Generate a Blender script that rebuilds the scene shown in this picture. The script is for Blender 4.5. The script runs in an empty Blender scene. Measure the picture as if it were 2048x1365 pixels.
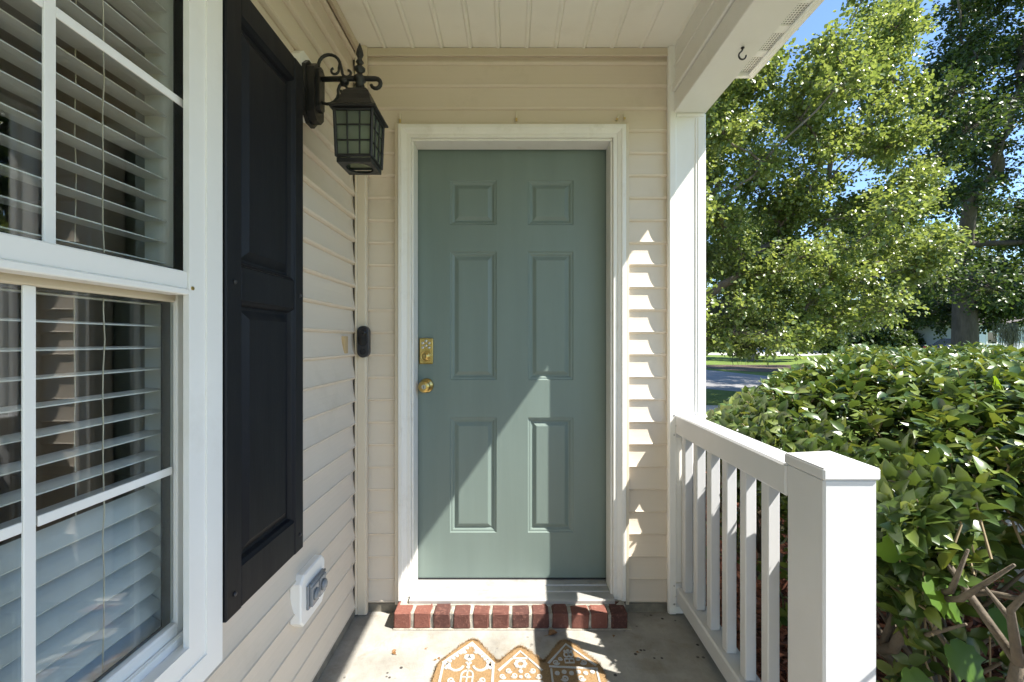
import bpy, math, random
import numpy as np
from mathutils import Vector

# ------------------------------------------------------------------ scene, camera, light
scn = bpy.context.scene
COL = scn.collection
random.seed(7); rng = np.random.default_rng(7)
H = 1.226                      # camera height above the porch floor
F = 865.0                      # focal length in photo pixels (2048 wide)

cam = bpy.data.cameras.new('camera'); cam.sensor_width = 36; cam.lens = F / 2048 * 36
cam.clip_start = 0.02; cam.clip_end = 3000
camo = bpy.data.objects.new('camera', cam); COL.objects.link(camo)
camo.location = (0, 0, H); camo.rotation_euler = (math.radians(90), 0, 0)
scn.camera = camo

SUN = Vector((1.0, -0.42, 1.40)).normalized()
w = bpy.data.worlds.new('World'); scn.world = w; w.use_nodes = True
wn = w.node_tree; wn.nodes.clear()
sky = wn.nodes.new('ShaderNodeTexSky'); sky.sky_type = 'NISHITA'; sky.sun_disc = False
sky.sun_elevation = math.asin(SUN.z); sky.sun_rotation = math.atan2(SUN.x, SUN.y)
sky.air_density = 1.0; sky.dust_density = 0.15; sky.ozone_density = 5.0
bg = wn.nodes.new('ShaderNodeBackground'); bg.inputs['Strength'].default_value = 0.088
wo = wn.nodes.new('ShaderNodeOutputWorld')
wn.links.new(sky.outputs[0], bg.inputs[0]); wn.links.new(bg.outputs[0], wo.inputs[0])

sl = bpy.data.lights.new('sun', 'SUN'); sl.energy = 4.2; sl.angle = math.radians(0.53); sl.color = (1.0, 0.95, 0.87)
so = bpy.data.objects.new('sun', sl); COL.objects.link(so)
so.rotation_euler = SUN.to_track_quat('Z', 'Y').to_euler(); so.location = (20, -10, 30)

scn.view_settings.view_transform = 'Standard'; scn.view_settings.look = 'None'
scn.view_settings.gamma = 1; scn.view_settings.exposure = 1.78
scn.view_settings.use_curve_mapping = False
scn.render.engine = 'CYCLES'
scn.cycles.max_bounces = 10; scn.cycles.diffuse_bounces = 6; scn.cycles.transparent_max_bounces = 16

# ------------------------------------------------------------------ materials
def nt(name):
    m = bpy.data.materials.new(name); m.use_nodes = True
    n = m.node_tree; n.nodes.clear()
    return m, n, n.nodes, n.links

def N(n, t, **kw):
    x = n.nodes.new('ShaderNode' + t)
    for k, v in kw.items():
        if k in x.inputs: x.inputs[k].default_value = v
        else: setattr(x, k, v)
    return x

def world_pos(n, stretch=(1, 1, 1)):
    g = N(n, 'NewGeometry'); mp = N(n, 'Mapping'); mp.inputs['Scale'].default_value = stretch
    n.links.new(g.outputs['Position'], mp.inputs['Vector'])
    return mp.outputs['Vector']

def scale_col(c, k): return tuple(min(1, max(0, v * k)) for v in c[:3]) + (1,)

def ramp(n, fac, p0, p1, c0=(0, 0, 0, 1), c1=(1, 1, 1, 1)):
    r = N(n, 'ValToRGB'); e = r.color_ramp.elements
    e[0].position = p0; e[1].position = p1; e[0].color = c0; e[1].color = c1
    n.links.new(fac, r.inputs['Fac']); return r.outputs['Color']

def mixc(n, fac, a, b, mode='MIX'):
    m = N(n, 'Mix', data_type='RGBA', blend_type=mode)
    for sock, v in ((m.inputs[0], fac), (m.inputs[6], a), (m.inputs[7], b)):
        if hasattr(v, 'links') or hasattr(v, 'is_linked'): n.links.new(v, sock)
        else: sock.default_value = v
    return m.outputs[2]

def pmat(name, col, rough=.5, var=.08, vscale=6, bump=0, bscale=200, stretch=(1, 1, 1), metal=0, spec=.5,
         dirt=0, dirt_col=(.2, .16, .1), dscale=2.5, objrand=0, bdist=.002, coat=0):
    m, n, nodes, L = nt(name)
    p = N(n, 'BsdfPrincipled', Roughness=rough, Metallic=metal)
    p.inputs['Specular IOR Level'].default_value = spec
    p.inputs['Coat Weight'].default_value = coat
    o = N(n, 'OutputMaterial'); L.new(p.outputs[0], o.inputs[0])
    v = world_pos(n, stretch)
    t = N(n, 'TexNoise', Scale=vscale, Detail=6, Roughness=.6); L.new(v, t.inputs['Vector'])
    c = ramp(n, t.outputs['Fac'], .3, .7, scale_col(col, 1 - var), scale_col(col, 1 + var))
    if objrand:
        oi = N(n, 'ObjectInfo'); hs = N(n, 'HueSaturation')
        mr = N(n, 'MapRange'); mr.inputs['To Min'].default_value = 1 - objrand; mr.inputs['To Max'].default_value = 1 + objrand
        L.new(oi.outputs['Random'], mr.inputs['Value']); L.new(mr.outputs[0], hs.inputs['Value']); L.new(c, hs.inputs['Color']); c = hs.outputs[0]
    if dirt:
        d = N(n, 'TexNoise', Scale=dscale, Detail=9, Roughness=.75); L.new(world_pos(n), d.inputs['Vector'])
        f = ramp(n, d.outputs['Fac'], .54, .78, (0, 0, 0, 1), (dirt, dirt, dirt, 1))
        c = mixc(n, f, c, tuple(dirt_col) + (1,))
    L.new(c, p.inputs['Base Color'])
    r = N(n, 'TexNoise', Scale=vscale * 3, Detail=3); L.new(v, r.inputs['Vector'])
    mr = N(n, 'MapRange'); mr.inputs['To Min'].default_value = max(.03, rough - .08); mr.inputs['To Max'].default_value = min(1, rough + .08)
    L.new(r.outputs['Fac'], mr.inputs['Value']); L.new(mr.outputs[0], p.inputs['Roughness'])
    if bump:
        b = N(n, 'TexNoise', Scale=bscale, Detail=4, Roughness=.6); L.new(v, b.inputs['Vector'])
        bp = N(n, 'Bump', Strength=bump, Distance=bdist); L.new(b.outputs['Fac'], bp.inputs['Height']); L.new(bp.outputs[0], p.inputs['Normal'])
    return m

M = {}
SIDE = (.66, .575, .47)
M['siding_x'] = pmat('vinyl_siding_door_wall', SIDE, .5, .035, 3, .22, 90, (.06, 1, 1), dirt=.28, dirt_col=(.34, .27, .17), bdist=.0015)
M['siding_y'] = pmat('vinyl_siding_window_wall', SIDE, .5, .035, 3, .22, 90, (1, .06, 1), dirt=.28, dirt_col=(.34, .27, .17), bdist=.0015)
M['trim_beige'] = pmat('beige_vinyl_trim', (.62, .54, .42), .45, .04, 5, .05, 60, dirt=.25, dirt_col=(.35, .28, .18))
M['white'] = pmat('white_vinyl', (.83, .815, .775), .38, .03, 4, .04, 40, dirt=.22, dirt_col=(.52, .46, .36), dscale=5)
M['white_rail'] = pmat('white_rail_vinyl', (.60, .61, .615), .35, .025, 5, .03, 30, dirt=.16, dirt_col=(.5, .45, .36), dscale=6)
M['white_paint'] = pmat('white_wood_paint', (.76, .74, .69), .45, .04, 8, .1, 70, (1, 1, .15), dirt=.4, dirt_col=(.45, .39, .3), dscale=9)
M['ceiling'] = pmat('ceiling_vinyl', (.88, .86, .79), .5, .025, 4, .04, 50, dirt=.2, dirt_col=(.5, .44, .33))
M['door'] = pmat('sage_green_door_paint', (.156, .203, .182), .42, .06, 9, .34, 60, (1, 1, .10), dirt=.22, dirt_col=(.12, .17, .14), bdist=.0012)
M['shutter'] = pmat('black_shutter_paint', (.004, .0048, .0078), .55, .25, 10, .18, 120, (1, 1, .15), spec=.3)
M['iron'] = pmat('black_cast_iron', (.012, .012, .012), .42, .3, 20, .25, 120, spec=.5)
M['gasket'] = pmat('black_gasket', (.01, .01, .012), .4, .2)
M['black_plastic'] = pmat('black_gloss_plastic', (.008, .008, .010), .16, .1)
M['black_satin'] = pmat('black_satin_plastic', (.02, .02, .024), .4, .1)
M['brass'] = pmat('tarnished_brass', (.56, .40, .14), .3, .12, 60, .06, 200, metal=1, dirt=.5, dirt_col=(.14, .09, .04), dscale=30)
M['steel'] = pmat('worn_steel', (.55, .54, .52), .32, .1, 80, .1, 200, metal=1)
M['alu'] = pmat('aluminium_threshold', (.44, .43, .41), .42, .1, 20, .1, 120, (.2, 1, 1), metal=.35, dirt=.55, dirt_col=(.16, .13, .1), dscale=14)
M['grey_plastic'] = pmat('grey_cover_plastic', (.22, .235, .25), .25, .1, 12, spec=.5)
M['wood_raw'] = pmat('raw_wood', (.50, .36, .19), .7, .1, 20)
M['blind'] = pmat('white_blind_slat', (.74, .745, .73), .45, .02, 5, .05, 60, (1, .1, 1))
M['cord'] = pmat('blind_cord', (.55, .5, .4), .8, .1)
M['room'] = pmat('grey_room_wall', (.30, .30, .29), .8, .05)
M['room_floor'] = pmat('room_carpet', (.16, .13, .1), .9, .2, 40)
M['mortar'] = pmat('sandy_mortar', (.34, .315, .26), .95, .28, 40, .9, 220, dirt=.4, dirt_col=(.25, .22, .18), dscale=18, bdist=.004)
M['roof'] = pmat('roof_shingle', (.09, .08, .075), .9, .3, 30, .6, 150)
M['bark'] = pmat('grey_bark', (.15, .125, .10), .9, .35, 9, .9, 30, (1, 1, .25), bdist=.03)
M['bark_dark'] = pmat('dark_oak_bark', (.085, .072, .058), .9, .35, 9, .9, 30, (1, 1, .25), bdist=.03)
M['bark_pale'] = pmat('shrub_bark', (.115, .092, .064), .85, .3, 30, .7, 120, bdist=.004)
M['twig'] = pmat('tan_twig', (.27, .21, .12), .8, .2, 30)
M['moss'] = pmat('grey_hanging_moss', (.13, .135, .095), .95, .25, 8)
M['asphalt'] = pmat('pale_asphalt', (.20, .195, .19), .9, .16, 3, .5, 120, dirt=.3, dirt_col=(.1, .09, .07))
M['path'] = pmat('pale_concrete_path', (.46, .44, .40), .9, .1, 4, .4, 100, dirt=.3, dirt_col=(.25, .2, .14))
M['tyre'] = pmat('tyre_rubber', (.015, .015, .015), .8, .1)
M['rim'] = pmat('wheel_rim', (.5, .5, .5), .3, .05, metal=1)
M['car_dark'] = pmat('dark_blue_car_paint', (.012, .020, .045), .2, .05, coat=.6)
M['car_grey'] = pmat('grey_car_paint', (.21, .22, .23), .25, .05, metal=.4, coat=.5)
M['car_glass'] = pmat('dark_car_glass', (.02, .03, .04), .06, .05, spec=.9)
M['lamp_red'] = pmat('red_tail_lamp', (.35, .01, .01), .2, .05)
M['lamp_clear'] = pmat('clear_head_lamp', (.7, .7, .7), .15, .05)
M['far_wall'] = pmat('pale_far_wall', (.62, .65, .68), .7, .04)
M['brown_leaf'] = pmat('dry_brown_leaf', (.20, .10, .035), .7, .3, 80, .3, 120)
M['clip'] = pmat('clear_adhesive_clip', (.66, .60, .48), .3, .05)
M['clip_tape'] = pmat('yellowed_tape', (.55, .40, .16), .5, .1)

def glass_mat(name, ior, tint):
    m, n, nodes, L = nt(name)
    g_ = N(n, 'NewGeometry'); dt = N(n, 'VectorMath', operation='DOT_PRODUCT'); L.new(g_.outputs['Normal'], dt.inputs[0]); L.new(g_.outputs['Incoming'], dt.inputs[1])
    ab = N(n, 'Math', operation='ABSOLUTE'); L.new(dt.outputs['Value'], ab.inputs[0]); iv = N(n, 'Math', operation='SUBTRACT'); iv.inputs[0].default_value = 1; L.new(ab.outputs[0], iv.inputs[1])
    pw = N(n, 'Math', operation='POWER'); L.new(iv.outputs[0], pw.inputs[0]); pw.inputs[1].default_value = 5
    f0 = ((ior - 1) / (ior + 1)) ** 2; f = N(n, 'MapRange'); f.inputs['To Min'].default_value = f0; f.inputs['To Max'].default_value = 1; L.new(pw.outputs[0], f.inputs['Value'])
    t = N(n, 'BsdfTransparent'); t.inputs[0].default_value = tint + (1,)
    g = N(n, 'BsdfGlossy', Roughness=.0); g.inputs[0].default_value = (1, 1, 1, 1)
    nz = N(n, 'TexNoise', Scale=2.2, Detail=1); L.new(world_pos(n), nz.inputs['Vector'])
    bp = N(n, 'Bump', Strength=.05, Distance=.01); L.new(nz.outputs['Fac'], bp.inputs['Height']); L.new(bp.outputs[0], g.inputs['Normal'])
    mx = N(n, 'MixShader'); o = N(n, 'OutputMaterial')
    L.new(f.outputs[0], mx.inputs[0]); L.new(t.outputs[0], mx.inputs[1]); L.new(g.outputs[0], mx.inputs[2]); L.new(mx.outputs[0], o.inputs[0])
    return m
M['glass'] = glass_mat('window_glass', 1.6, (.93, .95, .94))

def frosted_mat():
    m, n, nodes, L = nt('frosted_lantern_glass')
    d = N(n, 'BsdfTranslucent'); d.inputs[0].default_value = (.62, .66, .56, 1)
    p = N(n, 'BsdfPrincipled', Roughness=.25); p.inputs['Base Color'].default_value = (.34, .37, .31, 1)
    t = N(n, 'BsdfTransparent'); t.inputs[0].default_value = (.75, .8, .72, 1)
    m1 = N(n, 'MixShader'); m1.inputs[0].default_value = .55; m2 = N(n, 'MixShader'); m2.inputs[0].default_value = .5
    o = N(n, 'OutputMaterial')
    L.new(p.outputs[0], m1.inputs[1]); L.new(d.outputs[0], m1.inputs[2]); L.new(m1.outputs[0], m2.inputs[1]); L.new(t.outputs[0], m2.inputs[2]); L.new(m2.outputs[0], o.inputs[0])
    return m
M['frost'] = frosted_mat()
M['bulb'] = pmat('white_bulb', (.8, .8, .76), .3, .02)

def leaf_mat(name, c0, c1, c2, rough=.38, trans=.35, spec=.5, tcol=1.6):
    m, n, nodes, L = nt(name)
    g = N(n, 'NewGeometry')
    r = N(n, 'ValToRGB'); e = r.color_ramp.elements
    e[0].position = 0; e[0].color = c0 + (1,); e[1].position = 1; e[1].color = c2 + (1,)
    x = e.new(.55); x.color = c1 + (1,)
    oi = N(n, 'ObjectInfo'); ad = N(n, 'Math', operation='ADD'); fr = N(n, 'Math', operation='FRACT')
    L.new(g.outputs['Random Per Island'], ad.inputs[0]); L.new(oi.outputs['Random'], ad.inputs[1]); L.new(ad.outputs[0], fr.inputs[0])
    L.new(fr.outputs[0], r.inputs['Fac'])
    p = N(n, 'BsdfPrincipled', Roughness=rough); p.inputs['Specular IOR Level'].default_value = spec
    L.new(r.outputs[0], p.inputs['Base Color'])
    t = N(n, 'BsdfTranslucent'); hs = N(n, 'HueSaturation', Hue=.475, Saturation=1.1, Value=tcol)
    L.new(r.outputs[0], hs.inputs['Color']); L.new(hs.outputs[0], t.inputs[0])
    mx = N(n, 'MixShader'); mx.inputs[0].default_value = trans; o = N(n, 'OutputMaterial')
    L.new(p.outputs[0], mx.inputs[1]); L.new(t.outputs[0], mx.inputs[2]); L.new(mx.outputs[0], o.inputs[0])
    return m
M['leaf_maple'] = leaf_mat('maple_leaf', (.098, .147, .036), (.143, .198, .050), (.225, .285, .078), .36, .38, .8)
M['leaf_oak_shaded'] = leaf_mat('shaded_oak_leaf', (.024, .050, .012), (.038, .070, .017), (.070, .11, .026), .42, .3)  # the crown's backlit shade is put into this dark green
M['leaf_far'] = leaf_mat('far_leaf', (.028, .055, .012), (.05, .085, .018), (.09, .13, .028), .5, .3)
M['leaf_hedge'] = leaf_mat('hedge_leaf', (.036, .074, .019), (.078, .128, .028), (.175, .22, .045), .32, .2, .55)
M['leaf_young'] = leaf_mat('young_maple_leaf', (.06, .13, .02), (.09, .18, .022), (.13, .23, .03), .4, .5)

def concrete_mat():
    m, n, nodes, L = nt('stained_porch_concrete')
    p = N(n, 'BsdfPrincipled', Roughness=.85); o = N(n, 'OutputMaterial'); L.new(p.outputs[0], o.inputs[0])
    v = world_pos(n)
    a = N(n, 'TexNoise', Scale=5, Detail=10, Roughness=.7); L.new(v, a.inputs['Vector'])
    c = ramp(n, a.outputs['Fac'], .3, .72, (.20, .19, .165, 1), (.385, .37, .335, 1))
    s = N(n, 'TexNoise', Scale=9, Detail=8, Roughness=.8, Distortion=.6); L.new(world_pos(n, (1, 1, 1)), s.inputs['Vector'])
    c = mixc(n, ramp(n, s.outputs['Fac'], .52, .70, (0, 0, 0, 1), (.6, .6, .6, 1)), c, (.19, .155, .105, 1))
    k = N(n, 'TexVoronoi', Scale=26); L.new(v, k.inputs['Vector'])
    kn = N(n, 'TexNoise', Scale=5.5, Detail=2); L.new(world_pos(n), kn.inputs['Vector'])
    f1 = ramp(n, k.outputs['Distance'], .13, .20, (1, 1, 1, 1), (0, 0, 0, 1)); f2 = ramp(n, kn.outputs['Fac'], .54, .58)
    mu = N(n, 'Math', operation='MULTIPLY'); L.new(f1, mu.inputs[0]); L.new(f2, mu.inputs[1])
    c = mixc(n, mu.outputs[0], c, (.035, .03, .028, 1))
    L.new(c, p.inputs['Base Color'])
    b = N(n, 'TexNoise', Scale=160, Detail=6); L.new(v, b.inputs['Vector'])
    bp = N(n, 'Bump', Strength=.4, Distance=.003); L.new(b.outputs['Fac'], bp.inputs['Height']); L.new(bp.outputs[0], p.inputs['Normal'])
    return m
M['concrete'] = concrete_mat()
M['footing'] = pmat('mossy_footing', (.20, .18, .14), .95, .3, 20, .6, 120, dirt=.6, dirt_col=(.10, .09, .06), dscale=12)

def brick_mat():
    m, n, nodes, L = nt('red_brick')
    p = N(n, 'BsdfPrincipled', Roughness=.9); o = N(n, 'OutputMaterial'); L.new(p.outputs[0], o.inputs[0])
    v = world_pos(n); oi = N(n, 'ObjectInfo')
    c = ramp(n, oi.outputs['Random'], 0, 1, (.070, .027, .021, 1), (.185, .066, .046, 1))
    a = N(n, 'TexNoise', Scale=60, Detail=8, Roughness=.75); L.new(v, a.inputs['Vector'])
    c = mixc(n, ramp(n, a.outputs['Fac'], .52, .75), c, (.27, .125, .092, 1))
    d = N(n, 'TexNoise', Scale=28, Detail=6, Roughness=.8); L.new(v, d.inputs['Vector'])
    c = mixc(n, ramp(n, d.outputs['Fac'], .56, .72, (0, 0, 0, 1), (.75, .75, .75, 1)), c, (.09, .035, .028, 1))
    L.new(c, p.inputs['Base Color'])
    bp = N(n, 'Bump', Strength=.8, Distance=.004); L.new(a.outputs['Fac'], bp.inputs['Height']); L.new(bp.outputs[0], p.inputs['Normal'])
    return m
M['brick'] = brick_mat()

def coir_mat(name, c0, c1, bs):
    m, n, nodes, L = nt(name)
    p = N(n, 'BsdfPrincipled', Roughness=1); p.inputs['Specular IOR Level'].default_value = .1
    o = N(n, 'OutputMaterial'); L.new(p.outputs[0], o.inputs[0])
    v = world_pos(n)
    a = N(n, 'TexNoise', Scale=bs, Detail=5, Roughness=.8); L.new(v, a.inputs['Vector'])
    L.new(ramp(n, a.outputs['Fac'], .3, .7, c0 + (1,), c1 + (1,)), p.inputs['Base Color'])
    bp = N(n, 'Bump', Strength=1, Distance=.005); L.new(a.outputs['Fac'], bp.inputs['Height']); L.new(bp.outputs[0], p.inputs['Normal'])
    return m
M['coir'] = coir_mat('coir_mat', (.19, .118, .056), (.40, .265, .135), 260)
M['icing'] = coir_mat('white_coir_print', (.40, .385, .35), (.62, .61, .58), 260)

def ground_mat():
    m, n, nodes, L = nt('lawn_grass')
    p = N(n, 'BsdfPrincipled', Roughness=.95); p.inputs['Specular IOR Level'].default_value = .15
    o = N(n, 'OutputMaterial'); L.new(p.outputs[0], o.inputs[0])
    v = world_pos(n)
    a = N(n, 'TexNoise', Scale=.6, Detail=9, Roughness=.7); L.new(v, a.inputs['Vector'])
    c = ramp(n, a.outputs['Fac'], .32, .7, (.085, .13, .028, 1), (.16, .22, .045, 1))
    d = N(n, 'TexNoise', Scale=22, Detail=5, Roughness=.8); L.new(v, d.inputs['Vector'])
    c = mixc(n, ramp(n, d.outputs['Fac'], .5, .75, (0, 0, 0, 1), (.55, .55, .55, 1)), c, (.05, .085, .018, 1))
    L.new(c, p.inputs['Base Color'])
    bp = N(n, 'Bump', Strength=.7, Distance=.04); L.new(d.outputs['Fac'], bp.inputs['Height']); L.new(bp.outputs[0], p.inputs['Normal'])
    return m
M['grass'] = ground_mat()
M['mulch'] = pmat('mulch_soil', (.13, .055, .032), .95, .4, 30, 1, 70, bdist=.02)
M['leaf_soil'] = pmat('leaf_litter_soil', (.075, .05, .03), .95, .4, 6, 1, 40, bdist=.02)
def chip_mat():
    m, n, nodes, L = nt('red_mulch_chips')
    p = N(n, 'BsdfPrincipled', Roughness=.9); o = N(n, 'OutputMaterial'); L.new(p.outputs[0], o.inputs[0])
    g = N(n, 'NewGeometry')
    L.new(ramp(n, g.outputs['Random Per Island'], 0, 1, (.10, .038, .022, 1), (.36, .15, .085, 1)), p.inputs['Base Color'])
    return m
M['chips'] = chip_mat()

def vent_mat():
    m, n, nodes, L = nt('perforated_white_soffit')
    p = N(n, 'BsdfPrincipled', Roughness=.45); o = N(n, 'OutputMaterial'); L.new(p.outputs[0], o.inputs[0])
    g = N(n, 'NewGeometry'); mp = N(n, 'Mapping'); mp.inputs['Scale'].default_value = (85, 85, 0); L.new(g.outputs['Position'], mp.inputs[0])
    f = N(n, 'VectorMath', operation='FRACTION'); L.new(mp.outputs[0], f.inputs[0])
    s = N(n, 'VectorMath', operation='DISTANCE'); L.new(f.outputs[0], s.inputs[0]); s.inputs[1].default_value = (.5, .5, 0)
    L.new(ramp(n, s.outputs['Value'], .27, .33, (.12, .11, .09, 1), (.78, .765, .72, 1)), p.inputs['Base Color'])
    return m
M['vent'] = vent_mat()

# ------------------------------------------------------------------ geometry helpers (all coordinates in world metres)
ORG = {}
def empty(name, loc):
    o = bpy.data.objects.new(name, None); o.location = loc; o.empty_display_size = .1
    COL.objects.link(o); ORG[o.name] = np.array(loc, float); return o

def tag(o, label=None, cat=None, group=None, kind=None):
    if label: o['label'] = label
    if cat: o['category'] = cat
    if group: o['group'] = group
    if kind: o['kind'] = kind
    return o

def thing(name, label, cat, loc=(0, 0, 0), group=None):
    return tag(empty(name, loc), label, cat, group)

def obj(name, vf, mat, parent=None, smooth=False, loc=None):
    V, Fs = vf
    V = np.asarray(V, float).reshape(-1, 3)
    if parent is not None: org = ORG[parent.name]
    elif loc is not None: org = np.array(loc, float)
    else: org = np.zeros(3)
    V = V - org
    me = bpy.data.meshes.new(name); me.from_pydata(V.tolist(), [], [tuple(int(i) for i in f) for f in Fs]); me.validate()
    me.materials.append(M[mat] if isinstance(mat, str) else mat)
    if smooth: me.polygons.foreach_set('use_smooth', [True] * len(me.polygons))
    o = bpy.data.objects.new(name, me); COL.objects.link(o)
    if parent is not None: o.parent = parent
    else: o.location = org
    ORG[o.name] = org
    return o

def inst(name, src, parent, loc, rot=None, scale=None):     # shares the mesh of src; loc is a world point
    o = bpy.data.objects.new(name, src.data if hasattr(src, 'data') else src); COL.objects.link(o)
    if parent is not None: o.parent = parent; o.location = Vector(loc) - Vector(ORG[parent.name])
    else: o.location = loc
    if rot is not None: o.rotation_euler = rot
    if scale is not None: o.scale = scale
    return o

def join(*parts):
    V, Fs, k = [], [], 0
    for v, f in parts:
        v = np.asarray(v, float).reshape(-1, 3); V.append(v); Fs += [tuple(i + k for i in q) for q in f]; k += len(v)
    return np.concatenate(V), Fs

def hexa(p):          # 8 points: bottom ring 0-3, top ring 4-7
    return np.array(p, float), [(3, 2, 1, 0), (4, 5, 6, 7), (0, 1, 5, 4), (1, 2, 6, 5), (2, 3, 7, 6), (3, 0, 4, 7)]

def box(x0, x1, y0, y1, z0, z1):
    return hexa([(x0, y0, z0), (x1, y0, z0), (x1, y1, z0), (x0, y1, z0), (x0, y0, z1), (x1, y0, z1), (x1, y1, z1), (x0, y1, z1)])

def cbox(x0, x1, y0, y1, z0, z1, b=.003):   # chamfered box, 44 triangles
    c = np.array([(x0 + x1) / 2, (y0 + y1) / 2, (z0 + z1) / 2]); h = np.array([abs(x1 - x0), abs(y1 - y0), abs(z1 - z0)]) / 2
    b = min(b, h.min() * .45); V = []; idx = {}
    for sx in (-1, 1):
        for sy in (-1, 1):
            for sz in (-1, 1):
                s = np.array([sx, sy, sz])
                for a in range(3):
                    q = h - b; q = q.copy(); q[a] = h[a]
                    idx[(sx, sy, sz, a)] = len(V); V.append(c + s * q)
    Fs = []
    for a in range(3):
        u, v = (a + 1) % 3, (a + 2) % 3
        for s in (-1, 1):
            f = []
            for (p, q) in ((-1, -1), (1, -1), (1, 1), (-1, 1)):
                k = [0, 0, 0]; k[a] = s; k[u] = p; k[v] = q; f.append(idx[(k[0], k[1], k[2], a)])
            Fs.append(tuple(f if s > 0 else f[::-1]))
    for a in range(3):       # edges along axis a between faces u, v
        u, v = (a + 1) % 3, (a + 2) % 3
        for su in (-1, 1):
            for sv in (-1, 1):
                def g(sa, fa):
                    k = [0, 0, 0]; k[a] = sa; k[u] = su; k[v] = sv; return idx[(k[0], k[1], k[2], fa)]
                f = (g(-1, u), g(1, u), g(1, v), g(-1, v))
                Fs.append(f if su * sv < 0 else f[::-1])
    for sx in (-1, 1):
        for sy in (-1, 1):
            for sz in (-1, 1):
                f = tuple(idx[(sx, sy, sz, a)] for a in range(3))
                Fs.append(f if sx * sy * sz > 0 else f[::-1])
    return np.array(V), Fs

def extrude(poly, axis, a0, a1):       # poly: closed list of 2-D points in the plane of the other two axes, in order
    n = len(poly); V = []
    for a in (a0, a1):
        for (p, q) in poly:
            V.append({0: (a, p, q), 1: (p, a, q), 2: (p, q, a)}[axis])
    Fs = [tuple(range(n))[::-1], tuple(range(n, 2 * n))]
    for i in range(n):
        j = (i + 1) % n; Fs.append((i, j, n + j, n + i))
    return np.array(V, float), Fs

def tube(pts, rad, sides=8, cap=True):
    pts = [np.array(p, float) for p in pts]; n = len(pts)
    if not hasattr(rad, '__len__'): rad = [rad] * n
    V = []; Fs = []; up = None
    for i in range(n):
        t = pts[min(i + 1, n - 1)] - pts[max(i - 1, 0)]; t = t / (np.linalg.norm(t) + 1e-9)
        if up is None:
            a = np.array([0, 0, 1.]) if abs(t[2]) < .9 else np.array([1., 0, 0])
            up = np.cross(t, a); up /= np.linalg.norm(up)
        else:
            up = up - t * np.dot(up, t); up /= (np.linalg.norm(up) + 1e-9)
        s = np.cross(t, up)
        for k in range(sides):
            an = 2 * math.pi * k / sides
            V.append(pts[i] + rad[i] * (math.cos(an) * up + math.sin(an) * s))
    for i in range(n - 1):
        for k in range(sides):
            j = (k + 1) % sides
            Fs.append((i * sides + k, i * sides + j, (i + 1) * sides + j, (i + 1) * sides + k))
    if cap:
        Fs.append(tuple(range(sides))[::-1]); Fs.append(tuple(range((n - 1) * sides, n * sides)))
    return np.array(V), Fs

def lathe(profile, c, axis=2, sides=20):       # profile: (radius, height) from bottom to top
    V = []; Fs = []; n = len(profile)
    for (r, h) in profile:
        for k in range(sides):
            a = 2 * math.pi * k / sides; u, v = r * math.cos(a), r * math.sin(a)
            V.append({0: (c[0] + h, c[1] + u, c[2] + v), 1: (c[0] + v, c[1] + h, c[2] + u), 2: (c[0] + u, c[1] + v, c[2] + h)}[axis])
    for i in range(n - 1):
        for k in range(sides):
            j = (k + 1) % sides
            Fs.append((i * sides + k, i * sides + j, (i + 1) * sides + j, (i + 1) * sides + k))
    Fs.append(tuple(range(sides))[::-1]); Fs.append(tuple(range((n - 1) * sides, n * sides)))
    return np.array(V), Fs

def big_mesh(name, V, faces, mat, parent=None, smooth=False):     # V (n,3), faces (m,k) arrays
    org = ORG[parent.name] if parent is not None else np.zeros(3)
    me = bpy.data.meshes.new(name); V = (V - org).astype(np.float32); m, k = faces.shape
    me.vertices.add(len(V)); me.vertices.foreach_set('co', V.ravel())
    me.loops.add(m * k); me.loops.foreach_set('vertex_index', faces.ravel().astype(np.int32))
    me.polygons.add(m); me.polygons.foreach_set('loop_start', np.arange(0, m * k, k, dtype=np.int32))
    if smooth: me.polygons.foreach_set('use_smooth', np.ones(m, bool))
    me.update(calc_edges=True); me.validate(); me.materials.append(M[mat])
    o = bpy.data.objects.new(name, me); COL.objects.link(o)
    if parent is not None: o.parent = parent
    ORG[o.name] = org
    return o

def leaf_cloud(P, A, Nn, S, wid=.42, fold=.14, droop=.12):
    """six-point folded leaves: P base, A axis, Nn normal hint, S length"""
    A = A / (np.linalg.norm(A, axis=1, keepdims=True) + 1e-9)
    X = np.cross(A, Nn); X /= (np.linalg.norm(X, axis=1, keepdims=True) + 1e-9); Z = np.cross(X, A)
    T = np.array([(0, 0, 0), (-wid, .38, fold), (-wid * .72, .74, fold * .6), (0, 1, -droop), (wid * .72, .74, fold * .6), (wid, .38, fold)])
    S = S.reshape(-1, 1, 1)
    V = P[:, None, :] + S * (T[None, :, 0:1] * X[:, None] + T[None, :, 1:2] * A[:, None] + T[None, :, 2:3] * Z[:, None])
    n = len(P); b = (np.arange(n) * 6)[:, None]
    Fq = np.concatenate([b + np.array([[0, 3, 2, 1]]), b + np.array([[0, 5, 4, 3]])])
    return V.reshape(-1, 3), Fq

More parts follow.
